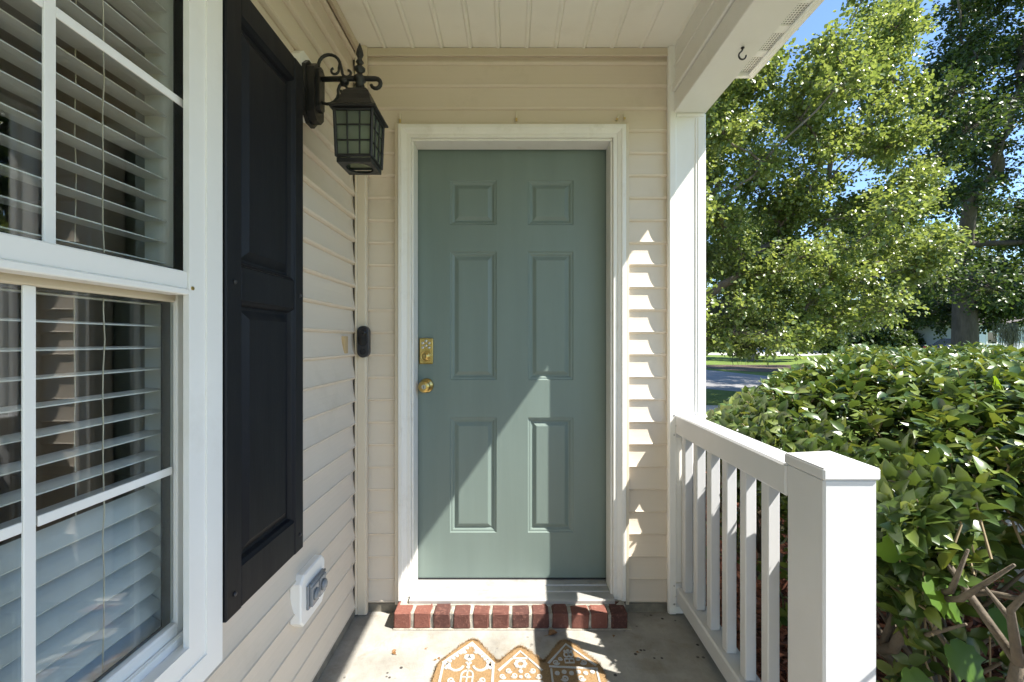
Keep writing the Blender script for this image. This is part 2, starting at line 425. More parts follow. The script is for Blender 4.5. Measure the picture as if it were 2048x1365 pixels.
def leaf_mid(P, A, Nn, S):      # twelve-point arched oval leaves
    A = A / (np.linalg.norm(A, axis=1, keepdims=True) + 1e-9)
    X = np.cross(A, Nn); X /= (np.linalg.norm(X, axis=1, keepdims=True) + 1e-9); Z = np.cross(X, A)
    T = []
    for t, wd in ((0, .03), (.28, .25), (.66, .23), (1, .01)):
        z = .10 * t - .34 * t * t; T += [(-wd, t, z + .35 * wd), (0, t, z), (wd, t, z + .35 * wd)]
    T = np.array(T); S = S.reshape(-1, 1, 1)
    V = P[:, None, :] + S * (T[None, :, 0:1] * X[:, None] + T[None, :, 1:2] * A[:, None] + T[None, :, 2:3] * Z[:, None])
    n = len(P); b = (np.arange(n) * 12)[:, None]
    Fq = np.concatenate([b + np.array([[3 * i + k, 3 * i + k + 1, 3 * i + 4 + k, 3 * i + 3 + k]]) for i in range(3) for k in (0, 1)])
    return V.reshape(-1, 3), Fq

def unit(n):
    v = rng.normal(size=(n, 3)); return v / np.linalg.norm(v, axis=1, keepdims=True)

def px(x, y, d):       # photo pixel at depth d -> world point
    return np.array([(x - 1024) / F * d, d, H + (682.5 - y) / F * d])

# ================================================================== SETTING: ground, paths, porch floor
GZ = -.15
def gz(y): return GZ + .012 * max(0., y - 25)
def strip_sheet(name, ys, x0, x1, mat, dz=0):
    V = []; Fs = []
    for y in ys: V += [(x0, y, gz(y) + dz), (x1, y, gz(y) + dz)]
    for i in range(len(ys) - 1): Fs.append((2 * i, 2 * i + 1, 2 * i + 3, 2 * i + 2))
    return obj(name, (V, Fs), mat)
tag(strip_sheet('ground', [-400, -60, 0, 25, 60, 120, 400, 900], -700, 900, 'grass'), kind='structure')

def poly_sheet(name, pts, mat, dz):
    return tag(obj(name, ([(x, y, gz(y) + dz) for x, y in pts], [tuple(range(len(pts)))]), mat), kind='structure')
poly_sheet('mulch_bed', [(.9, -3), (2.75, -3), (2.75, 4.6), (2.2, 5.6), (.87, 5.9)], 'mulch', .004)
poly_sheet('path', [(2.9, -6), (4.3, -6), (4.3, 4.5), (4.9, 7.3), (5.6, 9.0), (3.2, 9.4), (3.1, 8.2), (2.9, 5)], 'path', .004)
poly_sheet('road', [(-40, 14.2), (3, 14.2), (5.4, 12.6), (7.2, 10.4), (8.2, 8.2), (9, 3), (9.4, -40), (15, -40), (14.4, 4), (12.6, 10), (10.4, 14.5), (9.6, 19), (9, 22), (4, 22.8), (-40, 23)], 'asphalt', .006)
poly_sheet('mulch_island', [(4, 23.4), (9.5, 22.6), (10.6, 19.4), (14, 17.5), (20, 19), (21.5, 24.9), (16, 24.9), (4, 24.9)], 'leaf_soil', .008)
poly_sheet('driveway', [(13, 39), (24, 36), (30, 39.5), (38, 58), (47, 60), (47, 66), (37, 66), (27, 50), (22, 42), (13, 44)], 'path', .01)

tag(obj('porch_floor', cbox(-.80, .885, -2.6, 2.12, -.30, 0, .008), 'concrete'), kind='structure')

# mulch chips close to the porch
def chips(n, x0, x1, y0, y1, name, label):
    P = np.column_stack([rng.uniform(x0, x1, n), rng.uniform(y0, y1, n), GZ + .008 + rng.uniform(0, .022, n)])
    A = unit(n); A[:, 2] *= .35; Nn = unit(n) + np.array([0, 0, 1.2]); S = rng.uniform(.025, .075, n)
    V, Fq = leaf_cloud(P, A, Nn, S, .16, .05, 0)
    o = big_mesh(name, V, Fq, 'chips'); tag(o, label, 'mulch', kind='stuff')
chips(26000, .9, 2.75, .5, 5.2, 'mulch_chips', 'red brown bark mulch chips covering the bed under the hedge')

# ================================================================== WALLS
Y0 = 1.953            # butt-edge plane of the siding on the door wall
XW = -.69             # butt-edge plane of the siding on the window wall
PITCH = .1016; ZC = 1.3607
courses = [ZC + k * PITCH for k in range(-13, 12)]
def prof(z0, z1, lap=.0125):     # (offset behind the butt edge, z)
    pts = []
    for t in (0, .12, .25, .40, .6, .8, 1.0):
        pts.append((lap * (1 - (1 - t) ** 2.1), z0 + t * (z1 - z0)))
    pts[0] = (0, z0 + .009)
    return [(lap, z0), (lap * .68, z0), (lap * .24, z0 + .004)] + [(a + .0004, b + .001) for a, b in pts] + [(lap + .002, z1 + .012), (lap + .004, z1 + .012), (lap + .004, z0)]

CEIL = 2.546
wall_door = thing('siding_wall', 'beige lap siding wall around the green front door', 'wall', (0, 1.97, 0))
DJ = .517             # half-width of the casing with its channel
DTOP = 2.20
def plank_x(x0, x1, z0, z1, parent):
    if x1 - x0 < .01: return
    poly = [(Y0 + a, b) for a, b in prof(z0, z1)]
    obj('siding_plank', extrude(poly, 0, x0, x1), 'siding_x', parent)
for z0 in courses:
    z1 = z0 + PITCH
    e = random.uniform(-.0015, .0015)
    if z0 >= DTOP - PITCH * .6:
        plank_x(-.672, .703, z0, z1, wall_door)
    else:
        plank_x(-.672, -DJ + e, z0, z1, wall_door); plank_x(DJ + e, .703, z0, z1, wall_door)
obj('backing', join(box(-.83, -.50, Y0 + .017, Y0 + .12, .0, 2.62), box(.50, .86, Y0 + .017, Y0 + .12, 0, 2.62), box(-.50, .50, Y0 + .017, Y0 + .12, 2.19, 2.62)), 'trim_beige', wall_door)
obj('footing', join(box(-.70, -.504, Y0 + .006, Y0 + .0165, 0, .038), box(.508, .705, Y0 + .006, Y0 + .0165, 0, .038)), 'footing', wall_door)
obj('frieze_trim', join(cbox(-.668, .703, Y0 - .010, Y0 + .012, CEIL - .034, CEIL - .001, .003), cbox(-.668, .703, Y0 - .014, Y0 - .009, CEIL - .040, CEIL - .030, .002)), 'trim_beige', wall_door)

wall_win = thing('siding_wall', 'long beige lap siding wall holding the white window and black shutter', 'wall', (-.70, 0, 0))
WY0, WY1, WZ0, WZ1 = .02, .983, .50, 2.20      # outer casing of the window
def plank_y(y0, y1, z0, z1, parent):
    poly = [(XW - a, b) for a, b in prof(z0, z1, .018)]
    V, Fs = extrude(poly, 1, y0, y1); obj('siding_plank', (V, [f[::-1] for f in Fs]), 'siding_y', parent)
for z0 in courses:
    z1 = z0 + PITCH
    e = random.uniform(-.003, .003)
    if z1 <= WZ0 + .004 or z0 >= WZ1 - .004:
        plank_y(-2.6, 1.927 + e, z0, z1, wall_win)
    elif z0 < WZ0 or z1 > WZ1:
        plank_y(-2.6, WY0 + .03, z0, z1, wall_win); plank_y(WY1 - .03, 1.927 + e, z0, z1, wall_win)
        if z0 < WZ0: plank_y(WY0 + .03, WY1 - .03, z0, WZ0 + .02, wall_win)
        else: plank_y(WY0 + .03, WY1 - .03, WZ1 - .02, z1, wall_win)
    else:
        plank_y(-2.6, WY0 + .03, z0, z1, wall_win); plank_y(WY1 - .03, 1.927 + e, z0, z1, wall_win)
OY0, OY1, OZ0, OZ1 = .05, .965, .555, 2.14     # rough opening
XB0, XB1 = -.84, -.7145
obj('backing', join(box(XB0, XB1, -2.6, OY0, 0, 2.62), box(XB0, XB1, OY1, 1.965, 0, 2.62), box(XB0, XB1, OY0, OY1, 0, OZ0), box(XB0, XB1, OY0, OY1, OZ1, 2.62)), 'room', wall_win)
obj('footing', box(-.7065, -.699, -2.6, 1.95, .0, .038), 'footing', wall_win)
obj('frieze_trim', join(cbox(-.698, -.679, -2.6, 1.927, CEIL - .034, CEIL - .001, .003), cbox(-.681, -.675, -2.6, 1.927, CEIL - .042, CEIL - .031, .002)), 'trim_beige', wall_win)

# inside corner post
ct = thing('corner_trim', 'beige vertical corner trim where the two siding walls meet', 'trim', (-.67, 1.94, 0))
obj('post', join(cbox(-.690, -.652, 1.925, 1.951, .004, CEIL - .001, .003), cbox(-.655, -.648, 1.930, 1.951, .004, CEIL - .001, .002)), 'trim_beige', ct)
obj('flange', cbox(-.698, -.688, 1.917, 1.929, .010, CEIL - .001, .002), 'trim_beige', ct)

# dim room behind the window
rm = thing('interior_room', 'dim grey room seen between the blind slats', 'room', (-2.6, .8, 0))
obj('wall', join(box(-4.7, -4.6, -2.2, 4, .0, 2.5), box(-4.6, XB0, 3.95, 4.05, 0, 2.5), box(-4.6, XB0, -2.25, -2.15, 0, 2.5), box(XB0 - .02, XB0 - .001, 1.965, 3.95, 0, 2.5)), 'room', rm)
obj('floor', box(-4.7, XB0, -2.2, 4, -.1, 0), 'room_floor', rm)
obj('ceiling', box(-4.7, XB0, -2.2, 4, 2.5, 2.6), 'room', rm)

# house side wall behind the column and the hall behind the door
sw = thing('siding_wall', 'beige outer side wall of the house running back behind the column', 'wall', (.82, 4.5, 0))
obj('wall', box(.70, .84, 2.09, 8, -.3, 2.6), 'siding_y', sw)
hb = thing('house_block', 'rest of the house behind the front door under a gable roof', 'house', (-1, 6, 0))
obj('wall', join(box(-.82, .69, 2.125, 2.2, 0, 2.6), box(-4.8, .69, 7.9, 8, 0, 2.6), box(-4.8, -4.7, -2.6, 8, 0, 2.6)), 'room', hb)
obj('roof', ([(.86, 2.4, 2.61), (.86, 8.2, 2.61), (-2.3, 8.2, 4.3), (-2.3, 2.4, 4.3), (-5, 2.4, 2.75), (-5, 8.2, 2.75)], [(0, 1, 2, 3), (3, 2, 5, 4), (0, 3, 4), (1, 5, 2)]), 'roof', hb)

# ================================================================== PORCH CEILING
pc = thing('porch_ceiling', 'off white ribbed vinyl panel ceiling over the porch', 'ceiling', (0, 0, CEIL))
ribs = [-.564 + .128 * k for k in range(10)]
edges = [-.70] + ribs + [.735]
for i in range(len(edges) - 1):
    a, b = edges[i], edges[i + 1]
    poly = [(a + .001, CEIL + .004), (a + .004, CEIL), (b - .020, CEIL), (b - .013, CEIL - .005), (b - .004, CEIL - .005), (b + .0005, CEIL + .002), (b + .0005, CEIL + .02), (a + .001, CEIL + .02)]
    obj('ceiling_panel', extrude(poly, 1, -2.6, Y0 - .004 - random.uniform(0, .004)), 'ceiling', pc)
obj('deck', box(-.84, .867, -2.6, 2.1, CEIL + .025, CEIL + .06), 'gasket', pc)

# ================================================================== BEAM, COLUMN, EAVE
ZB = 1.018 + H
bm_ = thing('porch_beam', 'white wrapped beam along the open side of the porch', 'beam', (.79, 1.0, ZB))
obj('core', box(.742, .860, -2.6, 1.93, ZB + .004, CEIL + .02), 'white', bm_)
obj('bottom_wrap', cbox(.722, .867, -2.6, 1.938, ZB, ZB + .018, .003), 'white', bm_)
obj('inner_fascia', join(cbox(.7225, .741, -2.6, 1.938, ZB + .012, ZB + .088, .003),
                         cbox(.715, .741, -2.6, 1.938, ZB + .092, ZB + .128, .004),
                         cbox(.727, .741, -2.6, 1.938, ZB + .122, ZB + .135, .003)), 'white', bm_)
obj('inner_board', join(cbox(.728, .742, -2.6, 1.938, ZB + .134, CEIL - .001, .002), cbox(.722, .740, -2.6, 1.938, ZB + .205, ZB + .213, .002)), 'white', bm_)
obj('outer_wrap', cbox(.860, .867, -2.6, 1.93, ZB + .019, CEIL - .06, .002), 'white', bm_)

cl = thing('half_column', 'white half column with corner strips at the right of the door', 'column', (.78, 1.95, 0))
obj('shaft', cbox(.728, .845, 1.938, 2.085, .004, ZB + .30, .002), 'white', cl)
obj('corner_strip', join(cbox(.702, .733, 1.928, 1.968, .006, CEIL - .001, .003), cbox(.699, .712, 1.935, 1.952, .006, CEIL - .001, .002)), 'white', cl)
obj('corner_strip', join(cbox(.829, .867, 1.932, 2.06, .006, ZB - .001, .003), cbox(.820, .832, 1.9345, 1.95, .006, ZB - .001, .002)), 'white', cl)
obj('cap_strip', cbox(.735, .860, 1.929, 1.945, ZB - .016, ZB - .001, .002), 'white', cl)

XE, ZE = 1.160, 1.262 + H
ev = thing('roof_eave', 'white roof eave with vented soffit beyond the beam', 'eave', (1.0, 0, ZE))
y = 2.06; k = 0
while y > -2.6:
    d = .11 if k % 2 == 0 else .045
    if k % 2 == 0: obj('soffit_panel', box(.868, XE - .02, y - d, y, ZE + .020, ZE + .03), 'vent', ev)
    else: obj('soffit_panel', cbox(.868, XE - .02, y - d, y, ZE + .016, ZE + .03, .003), 'white', ev)
    y -= d; k += 1
obj('fascia', join(cbox(XE - .02, XE, -2.6, 2.085, ZE, ZE + .17, .003), cbox(XE - .033, XE - .0205, -2.6, 2.06, ZE + .001, ZE + .014, .002)), 'white', ev)
obj('end_return', cbox(.869, XE - .0205, 2.062, 2.085, ZE + .002, ZE + .17, .003), 'white', ev)
rf = obj('roof', hexa([(1.18, -2.6, ZE + .172), (1.18, 2.1, ZE + .172), (-2.3, 2.1, 4.35), (-2.3, -2.6, 4.35), (1.18, -2.6, ZE + .20), (1.18, 2.1, ZE + .20), (-2.3, 2.1, 4.38), (-2.3, -2.6, 4.38)]), 'roof', ev)
obj('gable', ([(.86, 2.098, 2.61), (-2.3, 2.098, 4.34), (-2.3, 2.098, 2.61)], [(0, 1, 2)]), 'trim_beige', ev)

hk = thing('cup_hook', 'small black metal hook screwed into the underside of the beam', 'hook', (.80, 1.50, ZB))
pts = [(.800, 1.50, ZB + .004), (.800, 1.50, ZB - .006), (.797, 1.50, ZB - .012)] + [(.800 + .0125 * math.cos(a) - .001, 1.50, ZB - .028 + .0135 * math.sin(a)) for a in np.linspace(math.radians(125), math.radians(365), 14)]
obj('hook', tube(pts, .0028, 8), 'iron', hk, True)
obj('collar', lathe([(.006, -.003), (.006, -.0005)], (.80, 1.50, ZB), 2, 12), 'iron', hk)

# ================================================================== FRONT DOOR
YD = 2.05; DX = .453; DT = .911 + H; DB = H - 1.126
fd = thing('front_door', 'sage green six panel front door in a white frame', 'door', (0, YD, 0))
def panel_rings(x0, x1, z0, z1):
    steps = [(0, 0), (.004, .0045), (.012, .0055), (.020, .0115), (.024, .0115), (.040, .0035), (.043, .0030)]
    V = []; Fs = []
    for (i, d) in steps: V += [(x0 + i, YD + d, z0 + i), (x1 - i, YD + d, z0 + i), (x1 - i, YD + d, z1 - i), (x0 + i, YD + d, z1 - i)]
    for k in range(len(steps) - 1):
        for a in range(4):
            b = (a + 1) % 4; Fs.append((4 * k + a, 4 * k + b, 4 * k + 4 + b, 4 * k + 4 + a))
    q = 4 * (len(steps) - 1); Fs.append((q, q + 1, q + 2, q + 3))
    return V, Fs
pxs = [(-.294, -.073), (.075, .291)]; pzs = [(.550 + H, .763 + H), (-.185 + H, .424 + H), (-.908 + H, -.363 + H)]
xl = sorted([-DX + .004, DX - .004] + [v for p in pxs for v in p]); zl = sorted([DB + .004, DT - .004] + [v for p in pzs for v in p])
V = []; Fs = []
for i in range(len(xl) - 1):
    for j in range(len(zl) - 1):
        if i in (1, 3) and j in (1, 3, 5): continue
        k = len(V); V += [(xl[i], YD, zl[j]), (xl[i + 1], YD, zl[j]), (xl[i + 1], YD, zl[j + 1]), (xl[i], YD, zl[j + 1])]; Fs.append((k, k + 1, k + 2, k + 3))
lf = obj('door_leaf', join((V, Fs), box(xl[0], xl[-1], YD + .014, YD + .045, zl[0], zl[-1]),
    ([(xl[0], YD, zl[0]), (xl[0], YD + .02, zl[0]), (xl[0], YD + .02, zl[-1]), (xl[0], YD, zl[-1]), (xl[-1], YD, zl[0]), (xl[-1], YD + .02, zl[0]), (xl[-1], YD + .02, zl[-1]), (xl[-1], YD, zl[-1])],
     [(0, 1, 2, 3), (4, 7, 6, 5), (0, 4, 5, 1), (3, 2, 6, 7)])), 'door', fd)
for (a, b) in pxs:
    for (c, d) in pzs: obj('door_panel', panel_rings(a, b, c, d), 'door', lf)
# jambs with stops, weatherstrip
obj('jamb', join(cbox(-.500, -DX, 1.934, YD + .06, DB - .02, DT, .002), cbox(-DX + .0005, -DX + .010, 1.945, YD - .012, DB - .018, DT - .012, .002)), 'white_paint', fd)
obj('jamb', join(cbox(DX, .500, 1.934, YD + .06, DB - .02, DT, .002), cbox(DX - .010, DX - .0005, 1.945, YD - .012, DB - .018, DT - .012, .002)), 'white_paint', fd)
obj('head_jamb', join(cbox(-.499, .499, 1.935, YD + .06, DT + .0005, DT + .045, .002), cbox(-DX + .001, DX - .001, 1.945, YD - .012, DT - .010, DT, .002)), 'white_paint', fd)
obj('weatherstrip', join(box(-DX, -DX + .007, YD - .011, YD - .003, DB, DT), box(DX - .007, DX, YD - .011, YD - .003, DB, DT)), 'gasket', fd)
# brickmould casing, mitred
cprof = [(0, 0), (0, .012), (.006, .017), (.014, .017), (.018, .022), (.030, .026), (.036, .031), (.050, .031), (.053, .028), (.053, 0)]
YC = 1.953
def casing_side(s):
    V = []; n = len(cprof); x = .455
    for (u, v) in cprof: V.append((s * (x + u), YC - v, .070))
    for (u, v) in cprof: V.append((s * (x + u), YC - v, DT + .002 + u))
    Fs = [(i, (i + 1) % n, n + (i + 1) % n, n + i) for i in range(n)] + [tuple(range(n)), tuple(range(n, 2 * n))[::-1]]
    return V, Fs
def casing_top():
    V = []; n = len(cprof); x = .455
    for s in (-1, 1):
        for (u, v) in cprof: V.append((s * (x + u), YC - v, DT + .002 + u))
    Fs = [(i, (i + 1) % n, n + (i + 1) % n, n + i) for i in range(n)]
    return V, Fs
for s in (-1, 1): obj('casing', casing_side(s), 'white_paint', fd)
obj('casing', casing_top(), 'white_paint', fd)
obj('channel_trim', join(cbox(-.524, -.509, YC - .019, YC + .010, .045, DT + .066, .002), cbox(.509, .524, YC - .019, YC + .010, .045, DT + .066, .002),
                         cbox(-.509, .509, YC - .0188, YC + .010, DT + .0565, DT + .066, .002)), 'trim_beige', fd)
# threshold
th = obj('threshold', extrude([(1.902, .070), (1.902, .082), (1.912, .086), (1.955, .089), (1.958, .086), (1.963, .086), (1.966, .090), (2.0, .092), (2.003, .089), (2.008, .089), (2.011, .094), (2.04, .097), (2.07, .098), (2.07, .070)], 0, -.4525, .4525), 'alu', fd)
obj('sweep', box(-.448, .448, YD - .004, YD + .02, .0985, DB + .0035), 'gasket', fd)
# deadbolt keypad plate
dp = obj('deadbolt', cbox(-.437, -.373, YD - .014, YD + .001, H - .108, H + .014, .006), 'brass', fd)
for (a, b) in ((-.405, .000), (-.420, -.010), (-.390, -.010), (-.405, -.022), (-.420, -.031), (-.390, -.031)):
    obj('button', lathe([(.0068, 0), (.0068, -.002), (.005, -.0035)], (a, YD - .014, H + b), 1, 12), 'steel', dp, True)
obj('lock_cylinder', lathe([(.027, 0), (.027, -.006), (.023, -.010), (.0225, -.008), (.017, -.008), (.017, -.012), (.003, -.012)], (-.405, YD - .013, H - .072), 1, 28), 'brass', dp, True)
obj('keyhole', box(-.4062, -.4038, YD - .0262, YD - .0240, H - .082, H - .063), 'gasket', dp)
kb = obj('door_knob', lathe([(.034, 0), (.034, -.004), (.029, -.010), (.014, -.014), (.012, -.030), (.018, -.036), (.0265, -.045), (.0285, -.055), (.026, -.063), (.018, -.067), (.012, -.0675)], (-.405, YD, H - .211), 1, 28), 'brass', fd, True)
obj('lock_cylinder', lathe([(.011, 0), (.010, -.0025)], (-.405, YD - .067, H - .211), 1, 16), 'steel', kb)
obj('keyhole', box(-.4060, -.4040, YD - .0712, YD - .0690, H - .218, H - .204), 'gasket', kb)

# clips above the casing
for (x, y_, n2, tilt) in ((800, 236, 0, 0), (1033, 233, 0, 0), (1236, 235, 0, .5), (1249, 233, 0, -.1)):
    X = (x - 1024) / 444; Z = H + (682.5 - y_) / 444
    lab = {800: 'clear adhesive clip above the door casing, beside the wall lantern', 1033: 'clear adhesive clip stuck above the middle of the door', 1236: 'tilted clear adhesive clip of the pair near the half column', 1249: 'upright clear adhesive clip of the pair near the half column'}[x]
    t = thing('adhesive_clip', lab, 'clip', (X, Y0 - .001, Z), 'adhesive clips above the door')
    hgt = .022 if x < 1100 else .014
    obj('strip', cbox(X - .004, X + .004, Y0 - .0035, Y0 + .006, Z - hgt, Z + hgt, .0015), 'clip', t)
    obj('tape', cbox(X - .0045, X + .0045, Y0 - .0055, Y0 - .0035, Z - hgt, Z - hgt * .3, .0008), 'clip_tape', t)
    t.rotation_euler = (0, tilt, 0)

# ================================================================== BRICK STEP
st = thing('brick_step', 'row of red bricks on edge below the door threshold', 'step', (0, 1.87, 0))
n = 12; x0, x1 = -.503, .507; p = (x1 - x0) / n; bw = p - .0135
for i in range(n):
    a = x0 + i * p; j = lambda s=.0022: random.uniform(-s, s)
    bx = cbox(a + j(), a + bw + j(), 1.836 + j(), 1.925, .003, .069 + j(.0015), .0045)
    V = bx[0].copy(); V[:, :2] += rng.normal(0, .0016, (len(V), 2)); V[:, 2] += rng.normal(0, .0012, len(V))
    obj('brick', (V, bx[1]), 'brick', st)
for i in range(n - 1):
    a = x0 + i * p + bw - .002; m_ = cbox(a, a + p - bw + .004, 1.8405 + random.uniform(-.001, .003), 1.926, .002, .0655 + random.uniform(-.002, .001), .003)
    V = m_[0].copy(); V += rng.normal(0, .0012, V.shape); obj('mortar_joint', (V, m_[1]), 'mortar', st)
obj('mortar_bed', join(cbox(x0 - .002, x1 + .001, 1.832, 1.93, .0005, .0045, .002), cbox(x0 + .01, x1 - .01, 1.895, 1.952, .0046, .0695, .002)), 'mortar', st)

# ================================================================== WINDOW
wi = thing('window', 'white sash window with grid bars on the siding wall', 'window', (-.70, .5, .55))
def ring(y0, y1, z0, z1, w, xa, xb, name, mat, parent, wz=None):
    wz = wz or w
    q = [(y0, z0), (y1, z0), (y1, z1), (y0, z1)]; r = [(y0 + w, z0 + wz), (y1 - w, z0 + wz), (y1 - w, z1 - wz), (y0 + w, z1 - wz)]
    for a in range(4):
        b = (a + 1) % 4; k = [q[a], q[b], r[b], r[a]]
        V = [(xa, *t) for t in k] + [(xb, *t) for t in k]
        obj(name, hexa(V), mat, parent)
def ring_one(y0, y1, z0, z1, w, xa, xb, wz=None):
    wz = wz or w
    return join(box(xa, xb, y0, y0 + w, z0, z1), box(xa, xb, y1 - w, y1, z0, z1), box(xa, xb, y0 + w, y1 - w, z0, z0 + wz), box(xa, xb, y0 + w, y1 - w, z1 - wz, z1))
ring(WY0, WY1, WZ0, WZ1, .050, -.700, -.658, 'casing', 'white', wi)
ring(WY0 + .0502, WY1 - .0502, WZ0 + .0502, WZ1 - .0502, .0468, -.6735, -.6615, 'casing', 'white', wi)
IY0, IY1, IZ0, IZ1 = .117, .886, .597, 2.103     # casing inner edge
obj('frame', join(ring_one(OY0 + .001, OY1 - .001, OZ0 + .001, OZ1 - .001, .022, -.800, -.7005),
                  box(-.7003, -.672, OY0 + .005, OY0 + .03, OZ0 + .01, OZ1 - .01), box(-.7003, -.672, OY1 - .022, OY1 - .004, OZ0 + .01, OZ1 - .01)), 'white', wi)
obj('sill_track', join(cbox(-.762, -.668, OY0 + .024, OY1 - .024, OZ0 + .024, OZ0 + .034, .002), cbox(-.700, -.694, OY0 + .024, OY1 - .024, OZ0 + .034, OZ0 + .052, .002), cbox(-.752, -.745, OY0 + .024, OY1 - .024, OZ0 + .034, OZ0 + .06, .002)), 'white', wi)
MZ0, MZ1 = 1.320, 1.366
up = obj('upper_sash', join(box(-.704, -.676, OY0 + .024, .092, MZ1, 2.11), box(-.704, -.676, .930, OY1 - .023, MZ1, 2.11), box(-.704, -.676, .092, .930, 2.085, 2.11)), 'white', wi)
obj('meeting_rail', join(cbox(-.704, -.6745, OY0 + .024, OY1 - .024, MZ0 + .012, MZ1 + .004, .003), cbox(-.6748, -.6640, .1175, .8855, MZ0 + .012, MZ1 + .002, .003), cbox(-.700, -.6600, .118, .885, MZ0, MZ0 + .0125, .002)), 'white', up)
obj('gasket', ring_one(.092, .930, MZ1 + .004, 2.085, .040, -.697, -.694, .006), 'gasket', up)
obj('glass', box(-.692, -.688, .092, .930, MZ1 + .002, 2.086), 'glass', up)
ls = obj('lower_sash', join(cbox(-.738, -.710, .917, .9395, OZ0 + .036, MZ0 + .02, .002), cbox(-.738, -.710, .073, .096, OZ0 + .036, MZ0 + .02, .002),
                            cbox(-.738, -.708, .096, .917, OZ0 + .036, OZ0 + .075, .003), cbox(-.706, -.7005, .10, .935, OZ0 + .036, OZ0 + .052, .002)), 'white', wi)
obj('top_rail', cbox(-.738, -.712, .096, .917, MZ0 - .012, MZ0 + .02, .003), 'trim_beige', ls)  # shadow on this rail is put in as beige; the sash is white
obj('gasket', ring_one(.096, .917, OZ0 + .075, MZ0 - .012, .022, -.727, -.724, .005), 'gasket', ls)
obj('glass', box(-.722, -.718, .096, .917, OZ0 + .074, MZ0 - .011), 'glass', ls)
for yb in (.364, .640):
    obj('muntin', cbox(-.6875, -.683, yb - .0085, yb + .0085, MZ1 + .004, 2.085, .0015), 'white', up)
    obj('muntin', cbox(-.7175, -.713, yb - .0085, yb + .0085, OZ0 + .075, MZ0 - .012, .0015), 'white', ls)
yy = [.094, .355, .373, .631, .649, .914]
for i in range(0, 6, 2):
    obj('muntin', cbox(-.6872, -.6835, yy[i], yy[i + 1], 1.712, 1.728, .0015), 'white', up)
    obj('muntin', cbox(-.7172, -.7135, yy[i] + .003, yy[i + 1] - (.005 if i == 4 else 0), .946, .962, .0015), 'white', ls)
obj('screw', lathe([(.004, 0), (.004, .002)], (-.6615, .895, 1.335), 0, 10), 'brass', wi)

# blind
bl = thing('window_blind', 'white horizontal slat blind hanging inside the window', 'blind', (-.775, .5, .60))
SX = -.772; yA, yB = .075, .938
for k in range(33):
    z = .622 + k * .0455
    th_ = math.radians(-34 if z < .93 else -2.5) + random.uniform(-.03, .03); ca, sa = math.cos(th_), math.sin(th_)
    poly = []
    for (u, v) in ((-.024, 0), (-.012, .0015), (0, .0022), (.012, .0015), (.024, 0), (.024, -.0022), (.012, -.0008), (0, 0), (-.012, -.0008), (-.024, -.0022)):
        poly.append((SX + u * ca - v * sa, z + u * sa + v * ca))
    V, Fs = extrude(poly, 1, yA, yB); obj('slat', (V, Fs), 'blind', bl)
for yl in (.20, .50, .79):
    for dx in (-.026, .026):
        pts = [(SX + dx + random.uniform(-.001, .001), yl + random.uniform(-.002, .002), z) for z in np.linspace(.60, 2.12, 30)]
        obj('ladder_cord', tube(pts, .0011, 5), 'cord', bl)
obj('bottom_rail', cbox(SX - .025, SX + .025, yA, yB, .590, .603, .003), 'blind', bl)
obj('head_rail', cbox(SX - .026, SX + .024, yA, yB, 2.085, 2.115, .003), 'blind', bl)
for dx in (-.07, -.09):
    obj('pull_cord', tube([(SX - .03, .70 + dx, z) for z in np.linspace(1.0, 2.1, 12)], .001, 5), 'cord', bl)

# ================================================================== SHUTTER
sh = thing('window_shutter', 'black raised panel shutter beside the white window', 'shutter', (-.67, 1.16, .58))
SY0, SY1, SZ0, SZ1 = .987, 1.352, .581, 2.081; XF = -.652
obj('stile', cbox(-.688, XF, SY0, SY0 + .058, SZ0, SZ1, .003), 'shutter', sh)
obj('stile', cbox(-.688, XF, SY1 - .050, SY1, SZ0, SZ1, .003), 'shutter', sh)
for (a, b) in ((SZ0, .684), (1.322, 1.408), (2.012, SZ1)):
    obj('rail', cbox(-.688, XF - .002, SY0 + .0582, SY1 - .0502, a, b, .003), 'shutter', sh)
for (a, b) in ((.684, 1.322), (1.408, 2.012)):
    y0, y1 = SY0 + .058, SY1 - .050; V = []; Fs = []
    steps = [(0, -.004), (.007, -.009), (.012, -.019), (.020, -.020), (.042, -.008), (.044, -.008)]
    for (i, d) in steps: V += [(XF + d, y0 + i, a + i), (XF + d, y1 - i, a + i), (XF + d, y1 - i, b - i), (XF + d, y0 + i, b - i)]
    for k in range(len(steps) - 1):
        for c in range(4):
            e = (c + 1) % 4; Fs.append((4 * k + c, 4 * k + e, 4 * k + 4 + e, 4 * k + 4 + c))
    q = 4 * (len(steps) - 1); Fs.append((q, q + 1, q + 2, q + 3))
    obj('panel', (V, Fs), 'shutter', sh)
for (y, z) in ((SY0 + .03, SZ0 + .05), (SY1 - .022, SZ0 + .05), (SY0 + .03, 1.365), (SY1 - .022, 1.365)):
    obj('screw', lathe([(.006, 0), (.005, .003), (.002, .004)], (XF, y, z), 0, 12), 'black_satin', sh, True)

